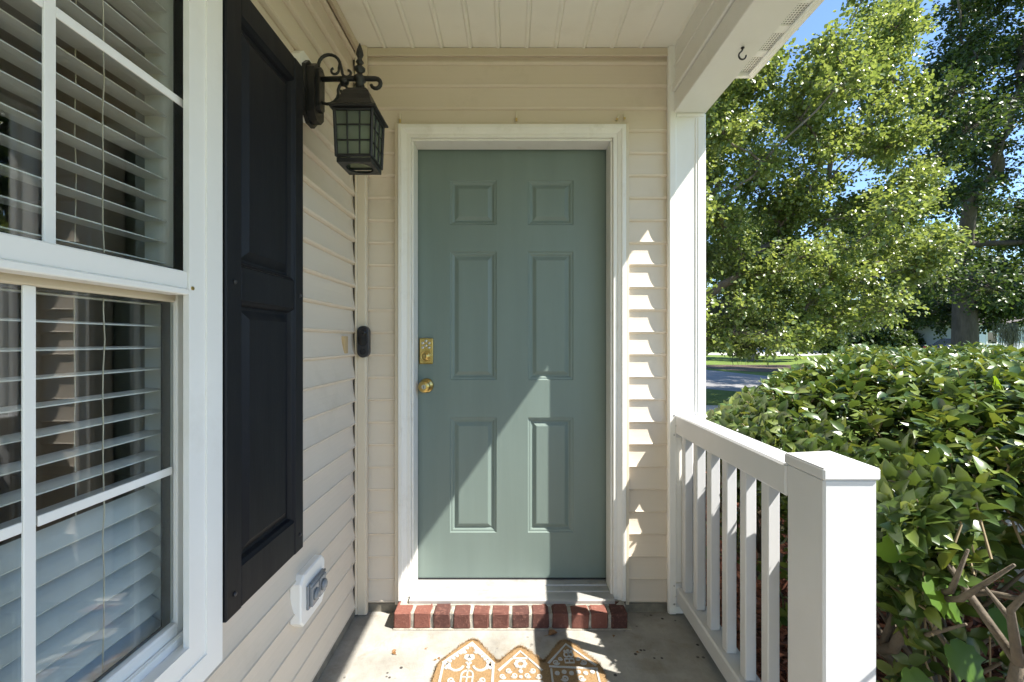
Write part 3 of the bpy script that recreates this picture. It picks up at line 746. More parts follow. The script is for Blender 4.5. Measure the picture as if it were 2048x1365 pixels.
# ================================================================== OUTLET BOX
ob = thing('outlet_box', 'white mounting block with a grey weatherproof outlet cover low on the wall', 'outlet', (-.68, 1.465, .385))
oy0, oy1, oz0, oz1, c_ = 1.377, 1.553, .302, .470, .022
oct_ = [(oy0 + c_, oz0), (oy1 - c_, oz0), (oy1, oz0 + c_), (oy1, oz1 - c_), (oy1 - c_, oz1), (oy0 + c_, oz1), (oy0, oz1 - c_), (oy0, oz0 + c_)]
V = [(-.706, y, z) for y, z in oct_] + [(-.676, y, z) for y, z in oct_] + [(-.672, 1.465 + (y - 1.465) * .95, .386 + (z - .386) * .95) for y, z in oct_]
Fs = [tuple(range(16, 24))] + [(i, (i + 1) % 8, 8 + (i + 1) % 8, 8 + i) for i in range(8)] + [(8 + i, 8 + (i + 1) % 8, 16 + (i + 1) % 8, 16 + i) for i in range(8)]
obj('mounting_block', (V, Fs), 'white', ob)
cv = obj('cover_plate', cbox(-.6725, -.664, 1.412, 1.528, .345, .424, .004), 'grey_plastic', ob)
for yc in (1.442, 1.498):
    obj('lid', cbox(-.664, -.653, yc - .024, yc + .024, .352, .417, .006), 'grey_plastic', cv)
    obj('lid_dome', lathe([(.019, 0), (.018, .006), (.012, .010), (.004, .011)], (-.653, yc, .384), 0, 18), 'grey_plastic', cv, True)
obj('hinge', tube([(-.660, 1.416, .421), (-.660, 1.524, .421)], .005, 10), 'grey_plastic', cv, True)

# ================================================================== LANTERN
LY = 1.435; LX = -.505
ln = thing('wall_lantern', 'black iron carriage lantern with frosted panes on a scroll bracket', 'lantern', (-.66, LY, 2.0))
def vplate(y0, y1, z0, z1, c, xa, xb):
    o = [(y0 + c, z0), (y1 - c, z0), (y1, z0 + c), (y1, z1 - c), (y1 - c, z1), (y0 + c, z1), (y0, z1 - c), (y0, z0 + c)]
    V = [(xa, *t) for t in o] + [(xb, *t) for t in o]
    return V, [tuple(range(8))[::-1], tuple(range(8, 16))] + [(i, (i + 1) % 8, 8 + (i + 1) % 8, 8 + i) for i in range(8)]
obj('mounting_block', vplate(1.378, 1.492, 1.965, 2.168, .025, -.706, -.676), 'white', ln)
obj('back_plate', join(vplate(1.390, 1.480, 1.940, 2.146, .026, -.676, -.664), vplate(1.398, 1.472, 1.950, 2.138, .022, -.664, -.640), vplate(1.415, 1.455, 1.985, 2.130, .012, -.640, -.630)), 'iron', ln)
ZA = H + .868
arm = [(-.640, LY, ZA), (-.56, LY, ZA + .002), (-.50, LY, ZA + .003), (-.458, LY, ZA + .002)] + [(-.452 + .016 * math.sin(a), LY, ZA - .014 + .016 * math.cos(a)) for a in np.linspace(0, math.radians(255), 10)]
obj('arm', tube(arm, [.0085] * 4 + list(np.linspace(.008, .0055, 10)), 10), 'iron', ln, True)
def spiral(cx, cz, r0, r1, a0, a1, n=18):
    return [(cx + (r0 + (r1 - r0) * t) * math.cos(a0 + (a1 - a0) * t), LY, cz + (r0 + (r1 - r0) * t) * math.sin(a0 + (a1 - a0) * t)) for t in np.linspace(0, 1, n)]
R = math.radians
s1 = spiral(-.612, ZA + .050, .032, .012, R(200), R(-170), 22)[::-1]
s1 = spiral(-.606, ZA + .046, .036, .036, R(225), R(20), 12) + [(-.567, LY, ZA + .040), (-.563, LY, ZA + .022)] + spiral(-.546, ZA + .022, .017, .008, R(190), R(440), 12)
obj('scroll', tube(s1, list(np.linspace(.0055, .0045, len(s1))), 8), 'iron', ln, True)
s3 = spiral(-.590, ZA + .030, .016, .007, R(20), R(-250), 12)
obj('scroll', tube([(-.572, LY, ZA + .052)] + s3, .004, 8), 'iron', ln, True)
s2 = spiral(-.612, ZA - .046, .036, .036, R(-225), R(15), 12)[::-1]
s2 = [(-.560, LY, ZA - .006), (-.572, LY, ZA - .022)] + s2
obj('scroll', tube(s2, .005, 8), 'iron', ln, True)
s4 = spiral(-.560, ZA - .036, .018, .007, R(120), R(-180), 14)
obj('scroll', tube([(-.548, LY, ZA - .004)] + s4, .0045, 8), 'iron', ln, True)
obj('leaf_ornament', lathe([(.004, -.022), (.014, -.014), (.017, -.006), (.010, 0)], (-.556, LY, ZA), 2, 7), 'iron', ln, True)
obj('finial', lathe([(.010, -.03), (.016, -.022), (.012, -.010), (.020, -.004), (.020, .006), (.010, .014), (.008, .022), (.017, .030), (.018, .036), (.009, .044), (.007, .050), (.013, .056), (.008, .064), (.007, .070), (.0125, .082), (.010, .096), (.004, .112), (.001, .120)], (LX, LY, ZA), 2, 14), 'iron', ln, True)
ZT = H + .745; ZBm = H + .590
def sq_loft(rows):
    V = []; Fs = []
    for (h, z) in rows: V += [(LX - h, LY - h, z), (LX + h, LY - h, z), (LX + h, LY + h, z), (LX - h, LY + h, z)]
    for k in range(len(rows) - 1):
        for a in range(4):
            b = (a + 1) % 4; Fs.append((4 * k + a, 4 * k + b, 4 * k + 4 + b, 4 * k + 4 + a))
    Fs.append((3, 2, 1, 0)); q = 4 * (len(rows) - 1); Fs.append((q, q + 1, q + 2, q + 3)); return V, Fs
obj('roof', sq_loft([(.070, ZT - .004), (.074, ZT - .002), (.074, ZT + .003), (.058, ZT + .016), (.050, ZT + .034), (.046, ZT + .050), (.040, ZT + .066), (.028, ZT + .080), (.012, ZT + .088), (.010, ZT + .10)]), 'iron', ln)
hT, hB = .060, .055
def side_pt(s, u, t):     # side s, u across -1..1, t height 0..1
    h = hB + (hT - hB) * t; z = ZBm + (ZT - .004 - ZBm) * t
    return {0: (LX + u * h, LY - h, z), 1: (LX + h, LY + u * h, z), 2: (LX - u * h, LY + h, z), 3: (LX - h, LY - u * h, z)}[s]
for s in range(4):
    obj('corner_bar', tube([side_pt(s, -1, 0), side_pt(s, -1, 1)], .0055, 6), 'iron', ln)
    for u in (-.34, .34): obj('grid_bar', tube([side_pt(s, u, 0), side_pt(s, u, 1)], .0026, 6), 'iron', ln)
    for t in (.02, .34, .66, .98): obj('grid_bar', tube([side_pt(s, -1, t), side_pt(s, 1, t)], .0026 if .1 < t < .9 else .005, 6), 'iron', ln)
    q = [side_pt(s, -1, 0), side_pt(s, 1, 0), side_pt(s, 1, 1), side_pt(s, -1, 1)]
    c = np.array([LX, LY, 0]); qi = [tuple(np.array(p) * np.array([1, 1, 1]) + (np.array([c[0] - p[0], c[1] - p[1], 0])) * .05) for p in q]
    qj = [tuple(np.array(p) + (np.array([c[0] - p[0], c[1] - p[1], 0])) * .03) for p in qi]
    obj('frosted_pane', hexa([qi[0], qi[1], qi[2], qi[3], qj[0], qj[1], qj[2], qj[3]]), 'frost', ln)
V = []; Fs = []; K = 24
for k in range(K):
    a = 2 * math.pi * k / K; cx, sy = math.cos(a), math.sin(a); sc = .055 / max(abs(cx), abs(sy))
    V += [(LX + cx * sc, LY + sy * sc, ZBm - .004), (LX + cx * .043, LY + sy * .043, ZBm - .012), (LX + cx * sc, LY + sy * sc, ZBm - .018), (LX + cx * .043, LY + sy * .043, ZBm - .018)]
for k in range(K):
    j = (k + 1) % K; Fs += [(4 * k, 4 * j, 4 * j + 1, 4 * k + 1), (4 * k + 2, 4 * k + 3, 4 * j + 3, 4 * j + 2), (4 * k, 4 * k + 2, 4 * j + 2, 4 * j), (4 * k + 1, 4 * j + 1, 4 * j + 3, 4 * k + 3)]
obj('bottom_rim', (V, Fs), 'iron', ln)
obj('bulb', lathe([(.006, -.055), (.020, -.048), (.029, -.032), (.029, -.018), (.018, .008), (.013, .025), (.013, .05)], (LX, LY, ZT - .045), 2, 16), 'bulb', ln, True)

# ================================================================== DOORBELL, SHIM
db = thing('doorbell', 'black pill shaped video doorbell on the corner trim', 'doorbell', (-.664, 1.925, H))
def pill(cx, cz, hw, hh, ya, yb, n=12, sc=1.0):
    o = [(cx + hw * math.cos(a), cz + hh - hw + hw * math.sin(a)) for a in np.linspace(0, math.pi, n)] + [(cx + hw * math.cos(a), cz - hh + hw + hw * math.sin(a)) for a in np.linspace(math.pi, 2 * math.pi, n)]
    m_ = len(o); V = [(x, ya, z) for x, z in o] + [(x, yb + .003, z) for x, z in o] + [(cx + (x - cx) * .9, yb, cz + (z - cz) * .965) for x, z in o]
    Fs = [tuple(range(2 * m_, 3 * m_))] + [(r * m_ + i, r * m_ + (i + 1) % m_, (r + 1) * m_ + (i + 1) % m_, (r + 1) * m_ + i) for r in (0, 1) for i in range(m_)]
    return V, Fs
obj('body', pill(-.655, H - .003, .0255, .070, 1.9255, 1.896), 'black_satin', db)
obj('face', pill(-.655, H + .019, .0205, .041, 1.897, 1.8935), 'black_plastic', db)
obj('camera_lens', lathe([(.014, 0), (.014, -.003), (.010, -.004), (.006, -.003)], (-.655, 1.894, H + .036), 1, 18), 'black_plastic', db, True)
obj('button', lathe([(.013, 0), (.0125, -.002)], (-.655, 1.896, H - .047), 1, 18), 'black_plastic', db)
si = obj('wood_shim', cbox(-.712, -.6925, 1.795, 1.828, 1.174, 1.246, .002), 'wood_raw', None, loc=(-.69, 1.81, H - .05))
tag(si, 'small tan bare wood patch on the siding near the doorbell', 'wood patch')

# ================================================================== RAILING
XR0, XR1 = .728, .815
ra = thing('porch_railing', 'white vinyl porch railing with square balusters and a capped post', 'railing', (.78, 1.5, 0))
obj('top_rail', cbox(XR0, XR1, 1.150, 1.936, .812, .898, .006), 'white_rail', ra)
obj('bottom_rail', cbox(XR0 + .006, XR1 - .004, 1.150, 1.936, .056, .126, .006), 'white_rail', ra)
for k in range(6):
    y = 1.292 + k * .1225; obj('baluster', cbox(.754, .790, y - .018, y + .018, .1265, .8115, .003), 'white_rail', ra)
np_ = obj('newel_post', cbox(.730, .856, 1.012, 1.149, -.002, .902, .005), 'white_rail', ra)
a0, a1, b0, b1 = .7255, .8605, 1.0065, 1.1545
obj('post_cap', join(cbox(a0, a1, b0, b1, .9005, .9285, .004),
    ([(a0 + .003, b0 + .003, .9284), (a1 - .003, b0 + .003, .9284), (a1 - .003, b1 - .003, .9284), (a0 + .003, b1 - .003, .9284), (.793, 1.080, .952)], [(0, 1, 4), (1, 2, 4), (2, 3, 4), (3, 0, 4)])), 'white_rail', np_)
for (za, zb) in ((.795, .905), (.040, .145)):
    br = obj('bracket', cbox(XR0 - .012, XR1 + .010, 1.9285, 1.9375, za, zb, .003), 'white_rail', ra)
    for (xs, zs) in ((XR0 - .005, za + .012), (XR0 - .005, zb - .010), (XR1 + .004, zb - .010)):
        obj('screw', lathe([(.004, 0), (.004, -.002)], (xs, 1.9285, zs), 1, 10), 'steel', br)
    obj('screw', lathe([(.004, 0), (.004, -.002)], (XR0, 1.918, (za + zb) / 2), 0, 10), 'steel', br)

# ================================================================== DOORMAT
def chaikin(p, it=2):
    for _ in range(it):
        q = []
        for i in range(len(p)):
            a, b = np.array(p[i]), np.array(p[(i + 1) % len(p)]); q += [tuple(.75 * a + .25 * b), tuple(.25 * a + .75 * b)]
        p = q
    return p
out = [(-.285, 1.30), (-.285, 1.615), (-.262, 1.652), (-.190, 1.742), (-.160, 1.762), (-.128, 1.742), (-.066, 1.650), (-.052, 1.632), (-.036, 1.650), (.010, 1.706), (.032, 1.718), (.056, 1.706), (.104, 1.650), (.118, 1.632), (.132, 1.650), (.186, 1.738), (.215, 1.756), (.244, 1.738), (.318, 1.640), (.338, 1.604), (.338, 1.30)]
out = chaikin(out, 2)[::-1]
mt = thing('door_mat', 'tan coir doormat shaped like three gingerbread houses with white icing', 'doormat', (.02, 1.5, 0))
obj('coir_base', extrude(out, 2, .0015, .013), 'coir', mt)
# coir fuzz along the edge and over the top
nF = 9000
ed = np.array(out); seg = rng.integers(0, len(ed), nF); tt = rng.random((nF, 1)); Pf = ed[seg] * (1 - tt) + ed[(seg + 1) % len(ed)] * tt
Pf = np.column_stack([Pf, rng.uniform(.003, .012, nF)]); A = unit(nF) + np.array([0, 0, .4])
V, Fq = leaf_cloud(Pf, A, unit(nF), rng.uniform(.006, .013, nF), .07, 0, 0)
tag(big_mesh('edge_fibres', V, Fq, 'coir', mt), kind='stuff')
ic = []
ZI = .0155
def ribbon(pts, w_):
    pts = np.array(pts, float); n_ = len(pts); V = []; Fs = []
    for i in range(n_):
        t = pts[min(i + 1, n_ - 1)] - pts[max(i - 1, 0)]; t /= (np.linalg.norm(t) + 1e-9); nn = np.array([-t[1], t[0]]) * w_ / 2
        V += [(*(pts[i] - nn), .012), (*(pts[i] - nn * .8), ZI), (*(pts[i] + nn * .8), ZI), (*(pts[i] + nn), .012)]
    for i in range(n_ - 1):
        for k in range(3): Fs.append((4 * i + k, 4 * i + k + 1, 4 * i + 5 + k, 4 * i + 4 + k))
    return V, Fs
def dot(x, y, r, n_=12):
    V = [(x + r * math.cos(a), y + r * math.sin(a), ZI + .0003) for a in np.linspace(0, 2 * math.pi, n_, endpoint=False)]; V += [(p[0], p[1], .012) for p in V]
    return V, [tuple(range(n_))] + [(i, n_ + i, n_ + (i + 1) % n_, (i + 1) % n_) for i in range(n_)]
def arc(cx, cy, r, a0, a1, n_=12, ry=None): return [(cx + r * math.cos(R(a)), cy + (ry or r) * math.sin(R(a))) for a in np.linspace(a0, a1, n_)]
def curl(x, y, s, flip=1):
    return [(x + flip * s * (1 - .75 * t) * math.cos(R(200 + 480 * t)), y + s * (1 - .75 * t) * math.sin(R(200 + 480 * t))) for t in np.linspace(0, 1, 20)]
def roof_line(L_, A_, R_, w_, scal=0):
    ic.append(ribbon([L_, A_, R_], w_))
    if scal:
        for (p, q) in ((L_, A_), (A_, R_)):
            for t in np.linspace(.06, .94, scal):
                x = p[0] + (q[0] - p[0]) * t; y = p[1] + (q[1] - p[1]) * t
                cx = A_[0]; ic.append(dot(x + (cx - x) * .10, y - .011, .0072, 9))
# left house
roof_line((-.262, 1.628), (-.160, 1.738), (-.066, 1.622), .012, 8)
ic.append(ribbon([(-.258, 1.625), (-.260, 1.33)], .010)); ic.append(ribbon([(-.070, 1.620), (-.070, 1.33)], .010))
ic += [dot(-.172, 1.661, .011), dot(-.155, 1.661, .011), ribbon([(-.181, 1.657), (-.1635, 1.640), (-.146, 1.657)], .012), dot(-.1635, 1.650, .008)]
for s in (-1, 1):
    ic.append(ribbon(curl(-.163 + s * .025, 1.690, .012, s), .0055)); ic.append(ribbon(arc(-.163 + s * .009, 1.700, .009, 90 - s * 90, 90 - s * 30, 6), .005))
    ic.append(ribbon(arc(-.163 + s * .045, 1.618, .026, 190, 350, 12), .010)); ic.append(dot(-.163 + s * .076, 1.617, .010)); ic.append(dot(-.163 + s * .070, 1.603, .006)); ic.append(dot(-.163 + s * .082, 1.603, .006))
ic += [dot(-.163, 1.620, .006), dot(-.163, 1.606, .007), dot(-.170, 1.628, .005), dot(-.156, 1.628, .005)]
ic += [ribbon(arc(-.163, 1.570, .021, 0, 180, 12), .007), ribbon([(-.184, 1.570), (-.184, 1.50), (-.142, 1.50), (-.142, 1.570)], .007), ribbon([(-.163, 1.592), (-.163, 1.50)], .006), ribbon([(-.184, 1.560), (-.142, 1.560)], .006)]
for s in (-1, 1): ic.append(ribbon(curl(-.163 + s * .055, 1.545, .014, s), .006))
for yb in (1.48, 1.40): ic.append(ribbon([(-.255, yb), (-.072, yb)], .009))
# middle house
roof_line((-.050, 1.590), (.032, 1.690), (.112, 1.590), .010)
ic.append(ribbon([(-.002, 1.652), (.064, 1.652)], .007))
for k in range(8): ic.append(dot(.032 + .018 * math.cos(R(45 * k)), 1.623 + .017 * math.sin(R(45 * k)), .0075, 9))
for s in (-1, 1):
    ic.append(ribbon(curl(.032 + s * .044, 1.590, .012, s), .005)); ic.append(ribbon(curl(.032 + s * .024, 1.567, .012, -s), .005)); ic.append(ribbon(curl(.032 + s * .066, 1.563, .012, s), .005))
ic += [dot(.032, 1.586, .008), dot(.032, 1.560, .007), ribbon([(-.045, 1.54), (.108, 1.54)], .008), ribbon([(-.045, 1.54), (-.045, 1.33)], .008), ribbon([(.108, 1.54), (.108, 1.33)], .008)]
# right house
roof_line((.136, 1.625), (.215, 1.730), (.315, 1.615), .010)
ic += [ribbon([(.138, 1.612), (.318, 1.600)], .008), ribbon([(.145, 1.60), (.145, 1.33)], .008), ribbon([(.312, 1.60), (.312, 1.33)], .008)]
for s in (-1, 1):
    ic.append(ribbon(arc(.218 + s * .0085, 1.672, .0085, 0, 360, 14, .012), .006)); ic.append(ribbon(curl(.218 + s * .052, 1.632, .013, s), .005)); ic.append(ribbon(curl(.218 + s * .034, 1.650, .009, s), .004))
ic += [ribbon([(.201, 1.650), (.201, 1.630), (.235, 1.630), (.235, 1.650), (.201, 1.650)], .006), ribbon([(.218, 1.65), (.218, 1.63)], .005), dot(.218, 1.693, .006), dot(.205, 1.690, .005), dot(.231, 1.690, .005)]
for k in range(6): ic.append(dot(.165 + k * .026, 1.578 + .006 * (k % 2), .009))
ic += [ribbon(curl(.19, 1.555, .014), .006), ribbon(curl(.25, 1.555, .014, -1), .006)]
obj('white_pattern', join(*ic), 'icing', mt)

# leaf on the step and small litter
def litter(name, X, Y, s, rot, label, group=None):
    P = np.array([[X, Y, .003]]); V, Fq = leaf_cloud(P, np.array([[math.cos(rot), math.sin(rot), .10]]), np.array([[0., 0, 1]]), np.array([s]), .4, .18, .1)
    V[:, 2] += -V[:, 2].min() + .0008
    o = obj(name, join((V, [tuple(f) for f in Fq]), tube([(X, Y, .002), (X - math.cos(rot) * s * .4, Y - math.sin(rot) * s * .4, .003)], .0008, 5)), 'brown_leaf', None, loc=(X, Y, 0))
    tag(o, label, 'leaf', group)
litter('fallen_leaf', .150, 1.800, .045, .4, 'dry brown leaf lying on the concrete against the brick step')
for (X, Y, s, r_) in ((-.47, 1.70, .020, 1.), (-.455, 1.69, .018, 2.5), (-.30, 1.66, .012, .3), (-.28, 1.665, .012, 2.), (-.34, 1.725, .010, 4.), (.42, 1.79, .014, 1.2), (.50, 1.70, .013, 3.)):
    litter('fallen_leaf', X, Y, s, r_, 'tiny dark scrap of dry leaf on the porch concrete', 'leaf scraps on the porch')

# ================================================================== HEDGE
def hedge_top(x, y):
    t = 1.125 - .34 * np.exp(-np.maximum(x - .98, 0) / .42) + .03 * np.sin(3.1 * x + 1.3 * y) + .025 * np.sin(5.3 * y - 2 * x)
    e = np.clip((2.27 + .95 * (x - 1) - y) / .4, 0, 1)        # falls off at the far end
    return t * (0.82 + .18 * np.sqrt(e)) - .02
shrubs = [((1.48, 1.38), 'glossy green clipped shrub of the hedge, beside the capped railing post'),
          ((1.55, 2.3), 'glossy green clipped shrub of the hedge, beside the railing balusters'),
          ((2.85, 1.15), 'clipped hedge shrub on the path side, behind the shrub next to the capped post'),
          ((2.75, 2.9), 'clipped hedge shrub at the far corner, by the road'),
          ((3.95, 2.0), 'outermost clipped hedge shrub, beside the pale path')]
SC = np.array([s[0] for s in shrubs])
nc = 12000
cx = rng.uniform(1.0, 4.9, nc * 3); cy = rng.uniform(.2, 4.6, nc * 3)
ok = (cy < 2.27 + .95 * (cx - 1) - .1 * rng.random(nc * 3)) & (cy > np.where(cx < 1.35, 1.03, np.where(cx < 1.65, .82, .25)) + rng.uniform(0, .1, nc * 3)) & (np.sin(9.5 * cx + 3 + 2 * np.sin(4 * cy)) * np.sin(10.5 * cy + 1) + 1.3 * rng.random(nc * 3) > .05)
cx, cy = cx[ok][:nc], cy[ok][:nc]; nc = len(cx)
top = hedge_top(cx, cy)
dep = np.abs(rng.normal(0, .13, nc)) - .03; face = rng.random(nc) < .34
cz = top - dep
# clusters on the near face (towards the porch) and far end
nf = 900
fx = .96 + np.abs(rng.normal(0, .08, nf)); fy = rng.uniform(1.06, 2.3, nf); fz = hedge_top(fx + .12, fy) - rng.random(nf) ** 2.2 * .26
fx += .22 * np.clip(.75 - fz, 0, 1) ** .8
nb = 430
bx_ = 1.02 + 1.5 * rng.random(nb) ** 1.5; by_ = rng.uniform(1.05, 2.4, nb); bz_ = .05 + .75 * np.sqrt(rng.random(nb))
CX = np.concatenate([cx, fx, bx_]); CY = np.concatenate([cy, fy, by_]); CZ = np.concatenate([cz, fz, bz_])
AX = np.concatenate([np.column_stack([rng.normal(0, .35, nc), rng.normal(0, .35, nc), np.ones(nc)]),
                     np.column_stack([-.7 + rng.normal(0, .3, nf), rng.normal(-.15, .35, nf), .7 + rng.normal(0, .3, nf)]),
                     np.column_stack([rng.normal(0, .5, nb), rng.normal(0, .5, nb), rng.normal(.5, .4, nb)])])
own = np.argmin((CX[:, None] - SC[None, :, 0]) ** 2 + (CY[:, None] - SC[None, :, 1]) ** 2, axis=1)
def cluster_leaves(P, A, k, s0, s1):
    n_ = len(P); A = A / np.linalg.norm(A, axis=1, keepdims=True)
    r0 = np.cross(A, unit(n_)); r0 /= np.linalg.norm(r0, axis=1, keepdims=True); r1 = np.cross(A, r0)
    ph = (np.arange(k) * 2.4)[None, :] + rng.uniform(0, 6.28, (n_, 1)); el = rng.uniform(.1, 1.0, (n_, k))
    rad = np.cos(ph)[..., None] * r0[:, None] + np.sin(ph)[..., None] * r1[:, None]
    ax = rad * np.cos(el)[..., None] + A[:, None] * np.sin(el)[..., None]
    nn = A[:, None] * np.cos(el)[..., None] - rad * np.sin(el)[..., None] + rng.normal(0, .25, (n_, k, 3))
    base = P[:, None] - A[:, None] * (np.arange(k)[None, :, None] * .009)
    return base.reshape(-1, 3), ax.reshape(-1, 3), nn.reshape(-1, 3), rng.uniform(s0, s1, n_ * k)
# a finer leaf mesh for the leaves that show largest
def fine_leaf():
    rows = [(0, 0.015), (.12, .11), (.30, .23), (.50, .255), (.70, .20), (.87, .10), (1.0, .0)]
    V = []; Fs = []
    for (t, wd) in rows: V += [(-wd, t, .38 * wd + .10 * t - .34 * t * t), (0, t, .10 * t - .34 * t * t), (wd, t, .38 * wd + .10 * t - .34 * t * t)]
    for i in range(len(rows) - 1):
        for k in (0, 1): Fs.append((3 * i + k, 3 * i + k + 1, 3 * i + 4 + k, 3 * i + 3 + k))
    me = bpy.data.meshes.new('leaf'); me.from_pydata(V, [], Fs); me.materials.append(M['leaf_hedge'])
    me.polygons.foreach_set('use_smooth', [True] * len(Fs)); return me
FL = fine_leaf()
from mathutils import Matrix
def basis_matrix(P, A, Nn, s):
    A = Vector(A).normalized(); X = A.cross(Vector(Nn)).normalized(); Z = X.cross(A)
    m = Matrix(((X.x, A.x, Z.x, 0), (X.y, A.y, Z.y, 0), (X.z, A.z, Z.z, 0), (0, 0, 0, 1)))
    return Matrix.Translation(Vector(P)) @ m @ Matrix.Scale(s, 4)
def add_leaf_objects(me, root, P, A, Nn, S, name='leaf'):
    off = Vector(ORG[root.name])
    for i in range(len(P)):
        o = bpy.data.objects.new(name, me); COL.objects.link(o); o.parent = root
        o.matrix_local = basis_matrix(Vector(P[i]) - off, A[i], Nn[i], float(S[i]))
for si_, (c, lab) in enumerate(shrubs):
    root = thing('hedge_shrub', lab, 'shrub', (c[0], c[1], GZ), 'shrubs of the clipped hedge')
    m_ = own == si_
    P, A, Nn, S = cluster_leaves(np.column_stack([CX[m_], CY[m_], CZ[m_]]), AX[m_], 7, .040, .070)
    keep = (P[:, 0] > .905) & (P[:, 2] > GZ + .02); P, A, Nn, S = P[keep], A[keep], Nn[keep], S[keep]
    # rank by size in the picture, favouring leaves close to the hedge surface
    d = P[:, 1]; inview = (d > .45) & (np.abs(P[:, 0]) / np.maximum(d, .01) < 1.19) & (P[:, 2] > hedge_top(P[:, 0], P[:, 1]) - .12)
    score = np.where(inview, S / np.maximum(d, .3), 0); order = np.argsort(-score)
    nbig = 280 if si_ < 2 else 150
    big = order[:nbig]; rest = order[nbig:]
    add_leaf_objects(FL, root, P[big], A[big], Nn[big], S[big] * 1.05)
    V, Fq = leaf_mid(P[rest], A[rest], Nn[rest], S[rest])
    tag(big_mesh('foliage', V, Fq, 'leaf_hedge', root, True), kind='stuff')
    # stems: crooked trunks that fork up into the canopy
    parts = []
    for k in range(5):
        a = rng.uniform(0, 6.28); p0 = np.array([c[0] + .10 * math.cos(a), c[1] + .10 * math.sin(a), GZ - .02])
        p = p0; tips = []
        for lev in range(3):
            q = p + np.array([rng.normal(0, .10) + .10 * math.cos(a), rng.normal(0, .10) + .10 * math.sin(a), .27 - .03 * lev])
            r_ = .025 * (.76 ** lev); p = np.maximum(p, [1.06, .72, -9]); q = np.maximum(q, [1.06, .72, -9]); parts.append(tube([p, (p + q) / 2 + rng.normal(0, .025, 3), q], [r_, r_ * .9, r_ * .76], 8)); p = q; tips.append(q)
        for q0 in tips:
            for _ in range(4):
                an = rng.uniform(0, 6.28); L_ = rng.uniform(.16, .42); q = q0 + np.array([math.cos(an) * L_, math.sin(an) * L_, rng.uniform(.12, .45)])
                q[0] = max(q[0], 1.03); q[1] = max(q[1], .85); q[2] = min(q[2], float(hedge_top(q[0], q[1])) - .02)
                parts.append(tube([q0, (q0 + q) / 2 + rng.normal(0, .03, 3), q], [.010, .007, .003], 6))
    obj('trunk', join(*parts), 'bark_pale', root, True)
    sel = rng.choice(np.nonzero(m_)[0], min(420, m_.sum()), replace=False); tw = []
    for i in sel:
        p = np.array([CX[i], CY[i], CZ[i]]); a_ = AX[i] / np.linalg.norm(AX[i]); hgt = rng.uniform(.06, .20)
        q = p + a_ * rng.uniform(-.01, .035)
        tw.append(tube([p - a_ * hgt + rng.normal(0, .02, 3), p - a_ * hgt * .4 + rng.normal(0, .006, 3), q], [.0032, .0026, .0018], 5))
    tag(obj('twigs', join(*tw), 'twig', root), kind='stuff')

# young maple shoots growing through the hedge
def lobed_leaf(name, mat):
    o = [(0, 0), (.10, -.07), (.24, -.04), (.36, .06), (.40, .16), (.52, .24), (.47, .34), (.52, .46), (.58, .56), (.44, .55), (.34, .57), (.33, .68), (.24, .72), (.20, .84), (.10, .90), (0, 1.06)]
    pts = o + [(-x, y) for x, y in o[1:-1]][::-1]
    V = [(0, .30, .02)] + [(x, y, .10 * abs(x) + rng.normal(0, .004) - .22 * max(0, y - .3) ** 2) for x, y in pts]
    n_ = len(pts); me = bpy.data.meshes.new(name); me.from_pydata(V, [], [(0, 1 + i, 1 + (i + 1) % n_) for i in range(n_)])
    me.materials.append(M[mat]); me.polygons.foreach_set('use_smooth', [True] * n_); return me
LL = lobed_leaf('leaf', 'leaf_young')
def shoot(label, base, spec):
    t = thing('maple_sapling', label, 'sapling', base, 'young maple shoots in the hedge')
    parts = []
    b = np.array(base, float); pts = [b]
    for (x, y, d, s, ax, nn) in spec:
        p = px(x, y, d); vd = (p - np.array([0, 0, H])); vd /= np.linalg.norm(vd); k1 = p + vd * .10 + np.array([0, 0, -.03]); k2 = p + vd * .26 + np.array([0, 0, -.22])
        parts.append(tube([b, (b + k2) / 2 + np.array([.04, .03, 0]), k2, k1, p], [.005, .004, .003, .0018, .0012], 6))
        add_leaf_objects(LL, t, [p], [ax], [nn], [s])
    obj('stem', join(*parts), 'twig', t)
shoot('young maple shoot with a big sunlit leaf above the hedge, beside the capped post', (1.95, 1.9, GZ),
      [(1985, 762, 1.62, .185, (-.1, -.35, -1), (.72, -.55, .3)), (1930, 772, 1.66, .17, (-.35, -.2, -.9), (-.45, -.8, .2))])
shoot('low young maple shoot with broad dark leaves under the hedge foliage', (1.35, 1.3, GZ),
      [(1850, 1165, 1.05, .10, (.4, -.3, -.5), (.2, -.6, .7)), (1900, 1290, 1.05, .10, (.3, -.4, -.6), (.1, -.7, .6)), (1800, 1120, 1.1, .11, (-.2, -.2, .7), (-.3, -.8, .4)), (1980, 1240, 1.05, .09, (.6, -.2, -.3), (0, -.7, .6)), (1840, 1060, 1.1, .10, (.1, -.1, .8), (.1, -.9, .2)), (1820, 1340, 1.1, .1, (0, -.4, -.6), (.2, -.7, .5))])

